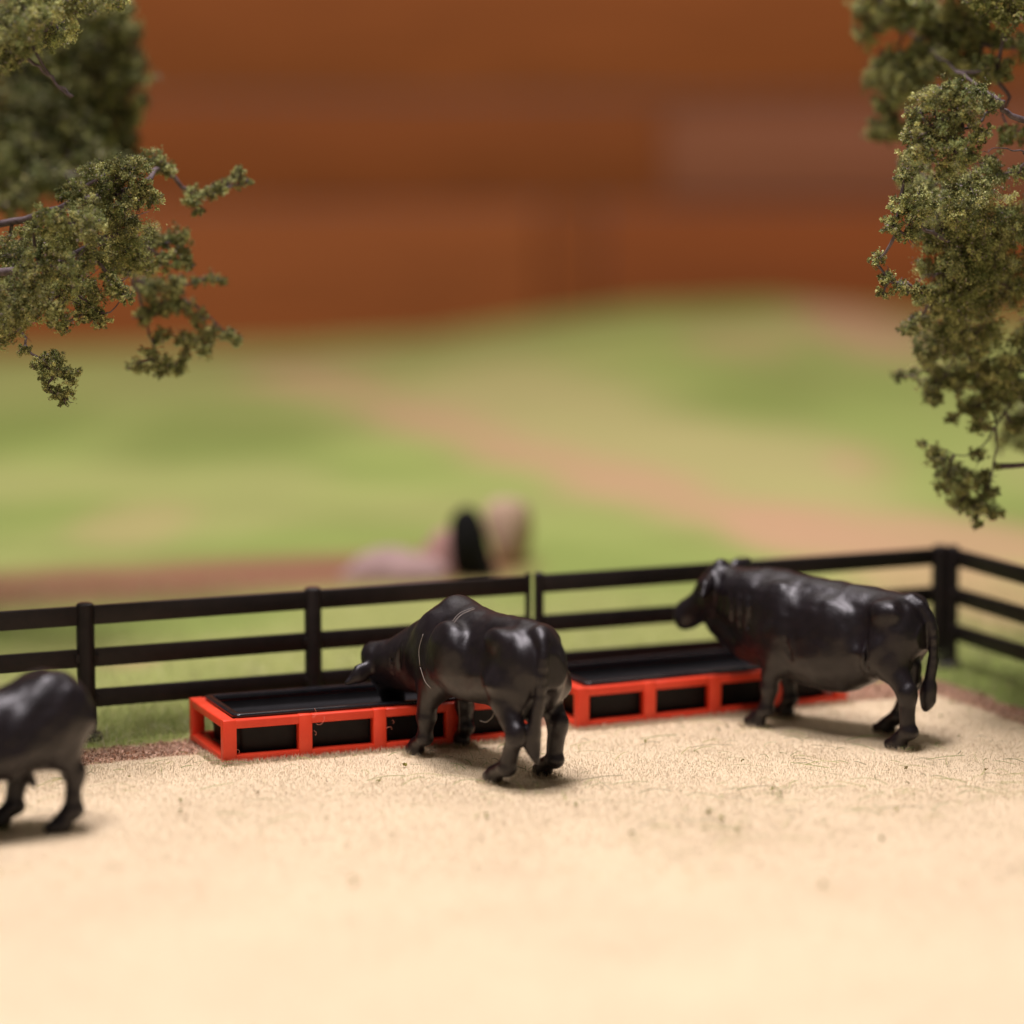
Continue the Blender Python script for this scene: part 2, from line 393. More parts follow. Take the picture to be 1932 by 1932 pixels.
link('stray_grass', mesh_from('stray_grass', V, T, 3, np.array(CC)), M['fibre'], kind='stuff', label='loose thin green fibres lying on the straw coloured floor and tangled along the fence', category='grass')
# crumbs of green and dark scatter
X, Y = scatter(-18, 18, 84, 110, 0.07); V = []; T = []; CC = []
d_, g_ = pen_zone(X, Y)
for x, y, d in zip(X, Y, d_):
    if d > 0.5: continue
    s = random.uniform(0.035, 0.09); c = random.choice([(0.30, 0.30, 0.05), (0.34, 0.32, 0.08), (0.30, 0.24, 0.10)])
    for q in range(4):
        off = len(V); ctr = Vector((x, y, 0.09)) + Vector((random.gauss(0, 1), random.gauss(0, 1), random.random())) * s * 0.6
        vs = [ctr + Vector((random.gauss(0, 1), random.gauss(0, 1), random.gauss(0, 1))).normalized() * s for _ in range(4)]
        V += [tuple(v) for v in vs]; CC += [c] * 4
        for f in ((0, 1, 2), (0, 1, 3), (1, 2, 3), (0, 2, 3)): T += [off + j for j in f]
link('scatter_crumbs', mesh_from('scatter_crumbs', V, T, 3, np.array(CC)), M['foliage'], kind='stuff', label='tiny green and brown crumbs dotted over the straw coloured floor', category='crumbs')
# dirt crumbs on the bare strip
X, Y = scatter(-19, 22, 97, 122, 150); d_, g_ = pen_zone(X, Y); k = (d_ * (1 - g_)) > 0.15 + 0.6 * rng.random(len(X)); X, Y = X[k], Y[k]; n = len(X)
ctr = np.stack([X, Y, np.full(n, -0.03)], -1); s = 0.03 + 0.05 * rng.random((n, 1))
dirs = rng.normal(size=(n, 4, 3)); dirs /= np.linalg.norm(dirs, axis=2, keepdims=True)
V = (ctr[:, None, :] + dirs * s[:, None, :] + np.array((0, 0, 0.03))).reshape(-1, 3); base = (np.arange(n) * 4)[:, None]
T = np.concatenate([base + np.array(f) for f in ((0, 1, 2), (0, 1, 3), (1, 2, 3), (0, 2, 3))], 1).reshape(-1)
cc = np.repeat(np.array((0.62, 0.40, 0.28)) * (0.5 + 0.9 * rng.random((n, 1)) ** 0.7), 4, axis=0)
link('dirt_crumbs', mesh_from('dirt_crumbs', V, T, 3, cc), M['foliage'], kind='stuff', label='brown dirt crumbs along the bare strip beside the fence', category='dirt')
# green grass round the fence
X, Y = scatter(-22, 26, 98, 136, 52); d_, g_ = pen_zone(X, Y); u_, v_ = uv(X, Y)
k = (g_ > 0.4) & (rng.random(len(X)) < np.clip(1.25 - np.abs(v_ + 0.0) / 14, 0.25, 1)); X, Y, u_, v_ = X[k], Y[k], u_[k], v_[k]; n = len(X)
cols = np.where(rng.random((n, 1)) < 0.4, DGREEN * 1.3, np.array((0.42, 0.41, 0.16))) * (0.75 + 0.55 * rng.random((n, 1)))
st = rng.random(n) < 0.16; cols[st] = np.array((0.60, 0.55, 0.32))
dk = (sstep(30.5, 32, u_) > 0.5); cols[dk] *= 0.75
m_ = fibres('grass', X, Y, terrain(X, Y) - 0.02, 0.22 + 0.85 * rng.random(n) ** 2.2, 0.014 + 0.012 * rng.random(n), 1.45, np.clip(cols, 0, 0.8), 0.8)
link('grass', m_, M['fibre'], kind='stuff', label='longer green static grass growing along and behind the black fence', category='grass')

# ------------------------------------------------------------------ back wall of wooden boards
wall = thing('wood_panel_wall', 'orange brown wooden board wall far behind the green field', 'wall', (0, 291, -0.9), R(3))
def wbox(nm, x0, x1, z0, z1, y0, y1, mat, **p):
    return link(nm, box_mesh(nm, (x0, y0, z0), (x1, y1, z1), 0.4, 2), M[mat], wall, **p)
wbox('plank', -90, 95, 20.8, 46, 0, 3, 'wood'); wbox('plank', -90, 95, 46.3, 75, 0, 3, 'wood')
wbox('plank', -90, 95, 10.9, 20.6, 0.3, 4, 'wood_dark', label='recessed darker board between the wide planks')
wbox('plank', -90, 2.6, -12, 10.7, 0, 3, 'wood'); wbox('plank', 8.3, 95, -12, 10.7, 0, 3, 'wood_mid')
wbox('stile', 2.8, 8.1, -12, 10.7, 0.4, 4, 'wood_dark')
wbox('metal_strip', 14, 56, 11.7, 19.6, 0.1, 0.28, 'strip', label='pale grey pink strip fixed on the recessed board')

# ------------------------------------------------------------------ blurred rocks beyond the fence
def rock(name, ctr, rad, col, label, seed, rz=0, lean=0, sub=4, taper=0.0):
    bm = bmesh.new(); bmesh.ops.create_icosphere(bm, subdivisions=sub, radius=1)
    rr = random.Random(seed); offs = [Vector((rr.gauss(0, 1), rr.gauss(0, 1), rr.gauss(0, 1))).normalized() for _ in range(12)]
    for v in bm.verts:
        d = 1.0
        for o_ in offs:
            q = v.co.dot(o_)
            if q > 0.62: d -= (q - 0.62) * 0.45
        v.co = v.co * d; v.co.x *= rad[0] * (1 - taper * (v.co.z + 1) / 2); v.co.y *= rad[1]; v.co.z *= rad[2]
    me = bpy.data.meshes.new(name); bm.to_mesh(me); bm.free()
    a = me.color_attributes.new('tint', 'FLOAT_COLOR', 'POINT')
    for d_ in a.data: d_.color = (*col, 1)
    me.polygons.foreach_set('use_smooth', np.ones(len(me.polygons), dtype=bool))
    o = link(name, me, M['rock'], None, label=label, category='rock')
    o.location = ctr; o.rotation_euler = (0, R(lean), rz); return o
def gat(x, Y): return at(x, 1000, Y)[0]
rock('boulder', (gat(890, 138), 138, 1.2), (1.5, 0.9, 2.3), (0.004, 0.0035, 0.0035), 'black upright boulder between pinkish rocks beyond the fence', 3, lean=-12, taper=0.45)
rock('boulder', (gat(962, 142.5), 142.5, 1.5), (1.25, 1.1, 2.1), (0.47, 0.33, 0.23), 'pale pink boulder just right of the black upright boulder', 5)
rock('boulder', (gat(735, 138.5), 138.5, 0.2), (2.9, 1.8, 1.25), (0.34, 0.23, 0.21), 'low greyish pink boulder sloping down left of the black boulder', 8, 0.1)
rock('boulder', (gat(835, 140.5), 140.5, 0.4), (1.6, 1.3, 1.6), (0.42, 0.24, 0.20), 'small greyish rose boulder touching left side of the black boulder', 9, 0.4)

# ------------------------------------------------------------------ fence
RZ = ((3.90, 4.55), (2.47, 3.09), (1.09, 1.71))
def fence_panel(label, origin, rz, length, post_us, side=1):
    t = thing('fence_panel', label, 'fence', (origin[0], origin[1], 0), rz, 'fence panels round the pen')
    for u, wdt in post_us:
        n = 20; pts = [(0, 0, -0.1), (0, 0, 0.5), (0, 0, 4.50), (0, 0, 4.60), (0, 0, 4.64)]
        r = wdt / 2
        me = tubes_mesh('post', [([(u, 0, z) for _, _, z in pts], [r, r, r, r * 0.93, r * 0.70])], n)
        me.polygons.foreach_set('use_smooth', np.ones(len(me.polygons), dtype=bool))
        me.set_sharp_from_angle(angle=R(45))
        po = link('post', me, M['fence'], t)
        fm = tubes_mesh('foot', [([(u, -0.10, 0.02), (u, -0.10, 0.06), (u, -0.10, 0.20), (u, -0.10, 0.26)], [0.44, 0.5, 0.5, 0.42])], 20)
        link('foot', fm, M['fence'], po)
        for z0, z1 in RZ[1:]:
            link('rail_clip', box_mesh('rail_clip', (u - r - 0.09, -0.17, z0 + 0.16), (u + r + 0.09, 0.17, z1 - 0.14), 0.05), M['fence'], po)
    us = sorted(u for u, _ in post_us)
    ends = us if abs(us[0]) < 1 else [0] + us
    for a, b in zip(ends[:-1], ends[1:]):
        for z0, z1 in RZ:
            link('rail', box_mesh('rail', (a, -0.10, z0), (b, 0.10, z1), 0.035, 2, 0.004), M['fence'], t)
    return t
def along(u): return (FO[0] + CU * u, FO[1] + SU * u)
fence_panel('left black rail fence panel, behind the feeder that the bull eats from', along(-16.2), FA, 32.3, [(0, 0.5), (8.1, 0.6), (16.2, 0.62), (24.26, 0.6), (32.33, 0.22)])
fence_panel('middle black rail fence panel, behind the standing bull and its feeder', along(16.55), FA, 16.4, [(0, 0.36), (8.1, 0.55), (16.42, 0.6)])
fence_panel('black rail fence panel turning towards the viewer at the right corner', along(33.35), FA - math.pi / 2, 16, [(0.28, 0.5), (8.3, 0.55), (16.3, 0.55)])

# ------------------------------------------------------------------ feeders
def feeder(label, origin, rz, L=10.72, Dp=4.1, Hh=1.42):
    t = thing('feed_trough', label, 'feeder', (origin[0], origin[1], 0.02), rz, 'red framed feed troughs by the fence')
    bay = (L - 0.46) / 4; pw = 0.46; pd = 0.34
    for yb in (0, Dp - pd):
        for k in range(5):
            x0 = k * bay
            link('frame_post', box_mesh('frame_post', (x0, yb, 0), (x0 + pw, yb + pd, Hh + 0.004), 0.04, 2, 0.006), M['red'], t)
            if k < 4:
                link('top_rail', box_mesh('top_rail', (x0 + pw - 0.03, yb + 0.012, Hh - 0.30), (x0 + bay + 0.03, yb + pd - 0.01, Hh - 0.004), 0.05, 3, 0.004), M['red'], t)
                link('bottom_rail', box_mesh('bottom_rail', (x0 + pw - 0.03, yb + 0.012, 0.01), (x0 + bay + 0.03, yb + pd - 0.01, 0.26), 0.04, 2, 0.004), M['red'], t)
    for x0 in (0, L - 0.46):
        link('top_rail', box_mesh('top_rail', (x0 + 0.012, pd - 0.03, Hh - 0.29), (x0 + 0.45, Dp - pd + 0.03, Hh - 0.006), 0.05, 3, 0.004), M['red'], t)
        link('bottom_rail', box_mesh('bottom_rail', (x0 + 0.012, pd - 0.03, 0.01), (x0 + 0.45, Dp - pd + 0.03, 0.24), 0.04, 2, 0.004), M['red'], t)
    # the black basin: thin walled, rounded corners, tapering down, with a rolled rim
    def ring(x0, x1, y0, y1, z, r, n=6):
        out = []
        for cx, cy, a0 in ((x1 - r, y1 - r, 0), (x0 + r, y1 - r, 90), (x0 + r, y0 + r, 180), (x1 - r, y0 + r, 270)):
            for j in range(n + 1):
                a = R(a0 + 90 * j / n); out.append((cx + r * math.cos(a), cy + r * math.sin(a), z))
        return out
    def loft(name, rings, mat, parent, caps=(True, True)):
        k = len(rings[0]); V = [p for r_ in rings for p in r_]; Fa = []
        for i in range(len(rings) - 1):
            for j in range(k):
                j2 = (j + 1) % k; Fa.append((i * k + j, i * k + j2, (i + 1) * k + j2, (i + 1) * k + j))
        if caps[0]: Fa.append(tuple(range(k))[::-1])
        if caps[1]: Fa.append(tuple(range((len(rings) - 1) * k, len(rings) * k)))
        me = bpy.data.meshes.new(name); me.from_pydata(V, [], Fa)
        bm = bmesh.new(); bm.from_mesh(me); bmesh.ops.recalc_face_normals(bm, faces=bm.faces); bm.to_mesh(me); bm.free()
        me.polygons.foreach_set('use_smooth', np.ones(len(me.polygons), dtype=bool)); me.set_sharp_from_angle(angle=R(50))
        return link(name, me, M[mat], parent)
    a, b, c, d = 0.56, L - 0.56, 0.37, Dp - 0.40
    def rr(e, z, r): return ring(a + e, b - e, c + e, d - e, z, max(r, 0.03))
    # body up, out to the rim, over it and down the inside
    bs = loft('basin', [rr(0.16, 0.14, 0.2), rr(0.10, 0.18, 0.24), rr(0.03, Hh - 0.10, 0.24), rr(0.13, Hh - 0.10, 0.2), rr(0.16, 1.06, 0.2), rr(0.22, 1.02, 0.16)], 'basin', t)
    loft('rim', [rr(0.12, Hh - 0.05, 0.2), rr(-0.10, Hh - 0.0, 0.24), rr(-0.13, Hh + 0.03, 0.24), rr(-0.13, Hh + 0.10, 0.24), rr(-0.10, Hh + 0.13, 0.24), rr(0.09, Hh + 0.13, 0.22), rr(0.12, Hh + 0.10, 0.2), rr(0.12, Hh - 0.05, 0.2)], 'trough', bs, (False, False))
    return t
fd1 = feeder('red framed black feed trough with the grazing bull’s head in it', (-9.33, 99.92), R(21.4))
fd2 = feeder('red framed black feed trough in front of the standing bull’s chest', (2.24, 105.28), R(25.5))
th = []
for (x, z, l, a) in ((0.5, 0.33, 0.14, 0.4), (3.15, 1.1, 0.35, -0.9), (3.10, 0.72, 0.16, 0.2), (5.75, 0.7, 0.2, 1.2), (5.8, 0.9, 0.12, 0.2), (3.0, 1.33, 0.3, -0.3)):
    pts = [(x + l * math.cos(a + q * 1.6) * q, -0.02 - 0.02 * q, z + l * math.sin(a + q * 1.6) * q) for q in np.linspace(0, 1, 7)]
    th.append((pts, [0.006] * 7))
link('plastic_string', tubes_mesh('plastic_string', th, 5), M['thread_red'], fd1, kind='stuff')

# ------------------------------------------------------------------ bulls: a signed distance field meshed with surface nets
class Field:
    def __init__(s, lo, hi, h):
        s.lo = np.array(lo, np.float32); s.h = h
        s.n = np.ceil((np.array(hi) - s.lo) / h).astype(int) + 1
        s.ax = [s.lo[i] + h * np.arange(s.n[i], dtype=np.float32) for i in range(3)]
        s.D = np.full(tuple(s.n), 3.0, np.float32)
    def box(s, lo, hi):
        a = [int(max(0, math.floor((lo[i] - s.lo[i]) / s.h))) for i in range(3)]
        b = [int(min(s.n[i], math.ceil((hi[i] - s.lo[i]) / s.h) + 1)) for i in range(3)]
        sl = tuple(slice(a[i], max(a[i] + 1, b[i])) for i in range(3))
        X = s.ax[0][sl[0]][:, None, None]; Y = s.ax[1][sl[1]][None, :, None]; Z = s.ax[2][sl[2]][None, None, :]
        return sl, X, Y, Z
    def blend(s, sl, d, k, mode):
        A = s.D[sl]
        if mode == 'add':
            h = np.maximum(k - np.abs(A - d), 0) / k; s.D[sl] = np.minimum(A, d) - h * h * k * 0.25
        else:
            d = -d; h = np.maximum(k - np.abs(A - d), 0) / k; s.D[sl] = np.maximum(A, d) + h * h * k * 0.25
    def ell(s, c, r, rot=None, k=0.3, mode='add'):
        m = max(r) + k + 0.15; sl, X, Y, Z = s.box([c[i] - m for i in range(3)], [c[i] + m for i in range(3)])
        x, y, z = X - c[0], Y - c[1], Z - c[2]
        if rot is not None:
            Q = np.array(rot); x, y, z = (Q[0][0] * x + Q[0][1] * y + Q[0][2] * z, Q[1][0] * x + Q[1][1] * y + Q[1][2] * z, Q[2][0] * x + Q[2][1] * y + Q[2][2] * z)
        k0 = np.sqrt((x / r[0]) ** 2 + (y / r[1]) ** 2 + (z / r[2]) ** 2)
        k1 = np.sqrt((x / r[0] ** 2) ** 2 + (y / r[1] ** 2) ** 2 + (z / r[2] ** 2) ** 2) + 1e-6
        s.blend(sl, (k0 * (k0 - 1) / k1).astype(np.float32), k, mode)
    def cone(s, a, b, ra, rb, k=0.2, mode='add', flat=None):
        a = np.array(a, float); b = np.array(b, float); m = max(ra, rb) * (1.6 if flat else 1) + k + 0.12
        sl, X, Y, Z = s.box(np.minimum(a, b) - m, np.maximum(a, b) + m)
        ab = b - a; L2 = float(ab @ ab)
        x, y, z = X - a[0], Y - a[1], Z - a[2]
        t = np.clip((x * ab[0] + y * ab[1] + z * ab[2]) / L2, 0, 1)
        x, y, z = x - t * ab[0], y - t * ab[1], z - t * ab[2]
        if flat:  # (axis, factor): squeeze across an axis
            ax, f = np.array(flat[0], float), flat[1]; ax /= np.linalg.norm(ax)
            dot = x * ax[0] + y * ax[1] + z * ax[2]; e = 1 / f - 1
            x, y, z = x + dot * ax[0] * e, y + dot * ax[1] * e, z + dot * ax[2] * e
        s.blend(sl, (np.sqrt(x * x + y * y + z * z) - (ra + (rb - ra) * t)).astype(np.float32), k, mode)
    def chain(s, pts, rads, k=0.12, mode='add', n=4, flat=None):
        P = spline(pts, n); rr = np.interp(np.linspace(0, len(pts) - 1, len(P)), range(len(pts)), rads)
        for i in range(len(P) - 1): s.cone(P[i], P[i + 1], rr[i], rr[i + 1], k if i == 0 else k, mode, flat)
    def torso(s, top, bot, wid, p=2.25, k=0.3, lean=0.22):
        s0, s1 = top[0][0], top[-1][0]
        ss = np.linspace(s0, s1, 400)
        def prof(t):
            v = np.interp(ss, [a for a, _ in t], [b for _, b in t]); ker = np.hanning(31); ker /= ker.sum()
            return np.convolve(np.pad(v, 15, mode='edge'), ker, 'valid')
        T, B, Wd = prof(top), prof(bot), prof(wid)
        sl, X, Y, Z = s.box((s0 - 0.6, -2.4, 0.8), (s1 + 0.6, 2.4, 6.2))
        xc = np.clip(X, s0, s1); zt = np.interp(xc, ss, T).astype(np.float32); zb = np.interp(xc, ss, B).astype(np.float32); hw = np.interp(xc, ss, Wd).astype(np.float32)
        zc = (zt + zb) / 2; hh = (zt - zb) / 2; u = (Z - zc) / hh
        ww = hw * (1 - lean * np.clip(u, -0.3, 1) ** 1)
        q = (np.abs(Y / ww) ** p + np.abs(u) ** p) ** (1 / p)
        d = (q - 1) * np.minimum(hh, hw)
        ex = np.abs(X - xc); d = np.where(ex > 0, np.sqrt(np.maximum(d, 0) ** 2 + ex ** 2) + np.minimum(d, 0) * 0.0, d)
        s.blend(sl, d.astype(np.float32), k, 'add')
    def roughen(s, amp, seed):
        g = np.random.default_rng(seed); X = s.ax[0][:, None, None]; Y = s.ax[1][None, :, None]; Z = s.ax[2][None, None, :]
        near = np.abs(s.D) < 0.5; I_ = np.nonzero(near); x, y, z = s.ax[0][I_[0]], s.ax[1][I_[1]], s.ax[2][I_[2]]; d = np.zeros(len(x), np.float32)
        for wl, a in ((1.9, 1.0), (1.1, 0.7), (0.7, 0.5), (0.45, 0.25)):
            for _ in range(4):
                k = g.normal(size=3); k *= 2 * math.pi / wl / np.linalg.norm(k); d += a * 0.4 * np.sin(k[0] * x + k[1] * y + k[2] * z + g.random() * 6.28 + 1.3 * np.sin(0.6 * k[1] * x + 0.6 * k[2] * y + 0.6 * k[0] * z))
        s.D[I_] += amp * d * np.clip(z / 1.5, 0.15, 1)
    def mesh(s, name):
        D = s.D; ins = D < 0; nx, ny, nz = D.shape
        cs = np.zeros((nx - 1, ny - 1, nz - 1), np.int8)
        for i in (0, 1):
            for j in (0, 1):
                for l in (0, 1): cs += ins[i:nx - 1 + i, j:ny - 1 + j, l:nz - 1 + l]
        cells = np.argwhere((cs > 0) & (cs < 8)); idx = np.full(cs.shape, -1, np.int32); idx[tuple(cells.T)] = np.arange(len(cells))
        acc = np.zeros((len(cells), 3)); cnt = np.zeros(len(cells))
        cor = [(i, j, l) for i in (0, 1) for j in (0, 1) for l in (0, 1)]
        for a in cor:
            for ax in range(3):
                if a[ax] == 1: continue
                b = list(a); b[ax] = 1
                da = D[cells[:, 0] + a[0], cells[:, 1] + a[1], cells[:, 2] + a[2]]; db = D[cells[:, 0] + b[0], cells[:, 1] + b[1], cells[:, 2] + b[2]]
                m = (da < 0) != (db < 0); t = np.where(m, da / np.where(m, da - db, 1), 0)
                for c_ in range(3): acc[:, c_] += np.where(m, a[c_] + (t if c_ == ax else 0), 0)
                cnt += m
        V = (cells + acc / cnt[:, None]) * s.h + s.lo
        Q = []
        for ax in range(3):
            o1, o2 = [(1, 2), (2, 0), (0, 1)][ax]
            sh = [slice(None)] * 3; sh2 = [slice(None)] * 3; sh[ax] = slice(0, -1); sh2[ax] = slice(1, None)
            A = ins[tuple(sh)]; Bm = ins[tuple(sh2)]; e = np.argwhere(A != Bm)
            e = e[(e[:, o1] > 0) & (e[:, o2] > 0) & (e[:, o1] < D.shape[o1] - 1) & (e[:, o2] < D.shape[o2] - 1)]
            flip = A[tuple(e.T)]
            def cell(d1, d2):
                c_ = e.copy(); c_[:, o1] -= d1; c_[:, o2] -= d2; return idx[tuple(c_.T)]
            q = np.stack([cell(1, 1), cell(0, 1), cell(0, 0), cell(1, 0)], 1)
            q[~flip] = q[~flip][:, ::-1]; Q.append(q)
        Q = np.concatenate(Q).astype(np.int32); Q = Q[(Q >= 0).all(1)]
        # light smoothing that keeps the volume
        e = np.concatenate([Q[:, [0, 1]], Q[:, [1, 2]], Q[:, [2, 3]], Q[:, [3, 0]]])
        for lam in (0.5, -0.52) * 2:
            sm = np.zeros_like(V); ct = np.zeros(len(V))
            for c_ in range(3): sm[:, c_] = np.bincount(e[:, 0], V[e[:, 1], c_], len(V)) + np.bincount(e[:, 1], V[e[:, 0], c_], len(V))
            ct = np.bincount(e[:, 0], minlength=len(V)) + np.bincount(e[:, 1], minlength=len(V))
            V = V + lam * (sm / np.maximum(ct, 1)[:, None] - V)
        return mesh_from(name, V, Q.reshape(-1), 4, None, True)

def hoof(S_, x, y, ang=0.0):
    f = np.array((math.cos(ang), math.sin(ang), 0))
    p = np.array((x, y, 0))
    S_.cone(p + f * 0.02 + (0, 0, 0.15), p + f * 0.30 + (0, 0, 0.10), 0.29, 0.20, 0.10)
    S_.cone(p - f * 0.14 + (0, 0, 0.12), p + f * 0.1 + (0, 0, 0.11), 0.22, 0.22, 0.08)
    S_.cone(p + f * 0.30 + (0, 0, 0.34), p + f * 0.62 + (0, 0, 0.05), 0.03, 0.04, 0.07, 'sub')      # cleft
def foreleg(S_, sh, el, kn, fe, ho, y):
    """shoulder, elbow, knee, fetlock, hoof: (s, z) pairs; y = side"""
    sg = 1 if y > 0 else -1
    S_.ell((sh[0], y * 0.88, sh[1]), (0.78, 0.42, 1.05), None, 0.5)
    S_.cone((el[0], y * 0.95, el[1]), (kn[0] - 0.02, y, kn[1] + 0.35), 0.50, 0.30, 0.35)
    S_.cone((kn[0] - 0.02, y, kn[1] + 0.4), (kn[0], y, kn[1]), 0.30, 0.31, 0.1)
    S_.ell((kn[0] + 0.06, y, kn[1]), (0.30, 0.30, 0.30), None, 0.12)
    S_.cone((kn[0], y, kn[1] - 0.1), (fe[0], y, fe[1]), 0.27, 0.235, 0.12)
    S_.ell((fe[0] - 0.04, y, fe[1]), (0.29, 0.28, 0.25), None, 0.12)
    S_.cone((fe[0], y, fe[1]), (ho[0] - 0.04, y, 0.28), 0.24, 0.25, 0.08)
    hoof(S_, ho[0], y)
def hindleg(S_, hip, st, hk, fe, ho, y, th=0.62, lh=1.05):
    S_.ell((hip[0], y * 0.80 * (th / 0.62) ** 0.7, hip[1]), (lh, th, 1.35), None, 0.45)
    S_.cone((hip[0] + 0.1, y * 0.86, hip[1] - 0.5), (st[0], y * 0.92, st[1]), 0.72, 0.50, 0.35)
    S_.cone((st[0], y * 0.92, st[1]), (hk[0] + 0.05, y, hk[1] + 0.1), 0.50, 0.32, 0.2)
    S_.cone((hk[0] - 0.16, y, hk[1] + 0.20), (hk[0] - 0.04, y, hk[1] - 0.12), 0.16, 0.24, 0.16)
    S_.ell((hk[0], y, hk[1]), (0.33, 0.30, 0.34), None, 0.15)
    S_.cone((hk[0], y, hk[1]), (fe[0], y, fe[1]), 0.29, 0.26, 0.15)
    S_.ell((fe[0] - 0.08, y, fe[1]), (0.31, 0.29, 0.26), None, 0.12)
    S_.cone((fe[0], y, fe[1]), (ho[0] - 0.05, y, 0.27), 0.27, 0.26, 0.1)
    hoof(S_, ho[0], y)
def head(S_, P, f, u, sc=1.0, ears=((-0.2, 1.0, -0.35), (-0.2, -1.0, -0.35)), ear_len=1.0):
    """P poll, f towards the muzzle, u out of the forehead"""
    P = np.array(P, float); f = np.array(f, float); f /= np.linalg.norm(f)
    u = np.array(u, float); u -= f * (u @ f); u /= np.linalg.norm(u); l = np.cross(u, f)
    Q = np.stack([f, l, u]); W_ = lambda a, b, c: P + (f * a + l * b + u * c) * sc
    S_.ell(W_(0.45, 0, -0.30), (0.80 * sc, 0.60 * sc, 0.62 * sc), Q, 0.3)
    S_.ell(W_(0.02, 0, 0.02), (0.34 * sc, 0.40 * sc, 0.32 * sc), Q, 0.25)
    S_.cone(W_(0.75, 0, -0.28), W_(2.05, 0, -0.36), 0.50 * sc, 0.34 * sc, 0.25)
    S_.ell(W_(2.15, 0, -0.40), (0.34 * sc, 0.44 * sc, 0.36 * sc), Q, 0.2)
    S_.cone(W_(0.70, 0, -0.72), W_(1.95, 0, -0.62), 0.34 * sc, 0.20 * sc, 0.2)
    for sg in (1, -1):
        S_.ell(W_(0.62, 0.46 * sg, -0.62), (0.46 * sc, 0.20 * sc, 0.40 * sc), Q, 0.2)     # cheek
        S_.ell(W_(0.62, 0.42 * sg, 0.02), (0.26 * sc, 0.16 * sc, 0.14 * sc), Q, 0.14)      # brow
        S_.ell(W_(0.84, 0.50 * sg, -0.16), (0.13 * sc, 0.08 * sc, 0.09 * sc), Q, 0.08, 'sub')
        S_.ell(W_(2.42, 0.20 * sg, -0.28), (0.09 * sc, 0.07 * sc, 0.08 * sc), Q, 0.06, 'sub')
        d = np.array(ears[0] if sg > 0 else ears[1], float)
        a = W_(0.16, 0.50 * sg, -0.12); d /= np.linalg.norm(d)
        mid = a + d * 0.55 * ear_len; tip = a + d * 1.02 * ear_len - u * 0.02
        fl = np.cross(d, (0.25, 0.1, 1.0)) + u * 0.3; S_.cone(a, mid, 0.22, 0.29, 0.14, flat=(fl, 0.6)); S_.cone(mid, tip, 0.29, 0.08, 0.08, flat=(fl, 0.6))
        S_.cone(a + d * 0.35 + f * 0.17, tip - d * 0.2 + f * 0.13, 0.06, 0.05, 0.07, 'sub')
    S_.cone(W_(2.40, 0.34, -0.60), W_(1.75, 0.48, -0.56), 0.025, 0.02, 0.04, 'sub'); S_.cone(W_(2.40, -0.34, -0.60), W_(1.75, -0.48, -0.56), 0.025, 0.02, 0.04, 'sub')
    return W_
def tail(S_, pts, tuft):
    S_.chain(pts, [0.28] + [0.15] * (len(pts) - 2) + [0.16], 0.14, n=3)
    S_.chain(tuft, [0.16, 0.27, 0.25, 0.06], 0.10, n=3)

H = 0.05
TORSO_W = [(-1.75, 0.62), (-1.3, 1.05), (-0.3, 1.35), (0.8, 1.42), (2.4, 1.58), (3.8, 1.50), (4.8, 1.36), (5.6, 1.12), (6.2, 0.85)]
def wrinkles(S_, rows, r=0.035, k=0.06):
    for pts in rows: S_.chain(pts, [r * 0.4] + [r] * (len(pts) - 2) + [r * 0.4], k, 'sub', n=3)

# --- the grazing bull
b1 = Field((-2.6, -3.0, -0.05), (9.9, 3.2, 5.7), H)
b1.torso([(-1.8, 4.30), (-1.45, 4.95), (-0.6, 5.14), (0.8, 5.12), (2.0, 5.06), (3.2, 5.16), (4.1, 5.36), (4.7, 5.06), (5.25, 4.48), (5.7, 4.15)],
         [(-1.8, 3.2), (-1.0, 2.9), (0.4, 2.30), (1.8, 2.10), (3.4, 2.02), (4.8, 1.95), (5.3, 2.15), (5.7, 2.5)], [(-1.8, 0.5), (-1.3, 0.72), (-0.3, 0.94), (0.8, 1.18), (2.4, 1.50), (3.8, 1.46), (4.8, 1.22), (5.7, 0.85)], p=2.1, lean=0.30)
b1.chain([(4.7, 0, 3.6), (5.6, 0.25, 3.25), (6.4, 0.70, 2.88), (7.0, 1.10, 2.66)], [1.15, 0.86, 0.66, 0.50], 0.3, n=3)
b1.chain([(5.1, 0, 2.4), (6.2, 0.45, 2.35), (7.1, 0.85, 2.1)], [0.55, 0.42, 0.28], 0.4, n=3)                        # dewlap
def hindpair(S_):
    pass
hindleg(b1, (-0.55, 3.55), (-0.45, 2.75), (-1.25, 1.72), (-0.62, 0.58), (0.15, 0), 0.95, 0.54)
hindleg(b1, (-0.45, 3.55), (-0.05, 2.75), (-0.62, 1.75), (-0.42, 0.58), (0.22, 0), -0.95, 0.36)
foreleg(b1, (4.0, 3.05), (3.85, 2.65), (4.28, 1.35), (4.42, 0.62), (5.02, 0), 1.0)
foreleg(b1, (4.2, 2.85), (4.7, 2.55), (5.2, 1.35), (5.15, 0.62), (5.45, 0), -1.0)
W1 = head(b1, (7.32, 1.36, 2.98), (0.22, -0.34, -1.0), (0.42, 0.95, 0.25), 0.96, ears=((0.12, 0.92, -0.48), (0.9, -0.3, -0.2)), ear_len=1.15)
b1.ell((-0.1, 0.90, 4.5), (0.66, 0.34, 0.40), None, 0.22); b1.ell((-0.2, -0.68, 4.5), (0.75, 0.28, 0.42), None, 0.3)   # hip bones
b1.ell((2.45, 1.15, 3.80), (0.95, 0.62, 1.0), None, 0.28); b1.ell((2.75, -1.15, 3.75), (0.85, 0.55, 0.95), None, 0.14)       # rib barrel
b1.ell((4.15, 0.86, 3.7), (0.75, 0.42, 1.0), None, 0.45); b1.ell((3.7, -0.8, 3.3), (0.65, 0.4, 0.7), None, 0.4)
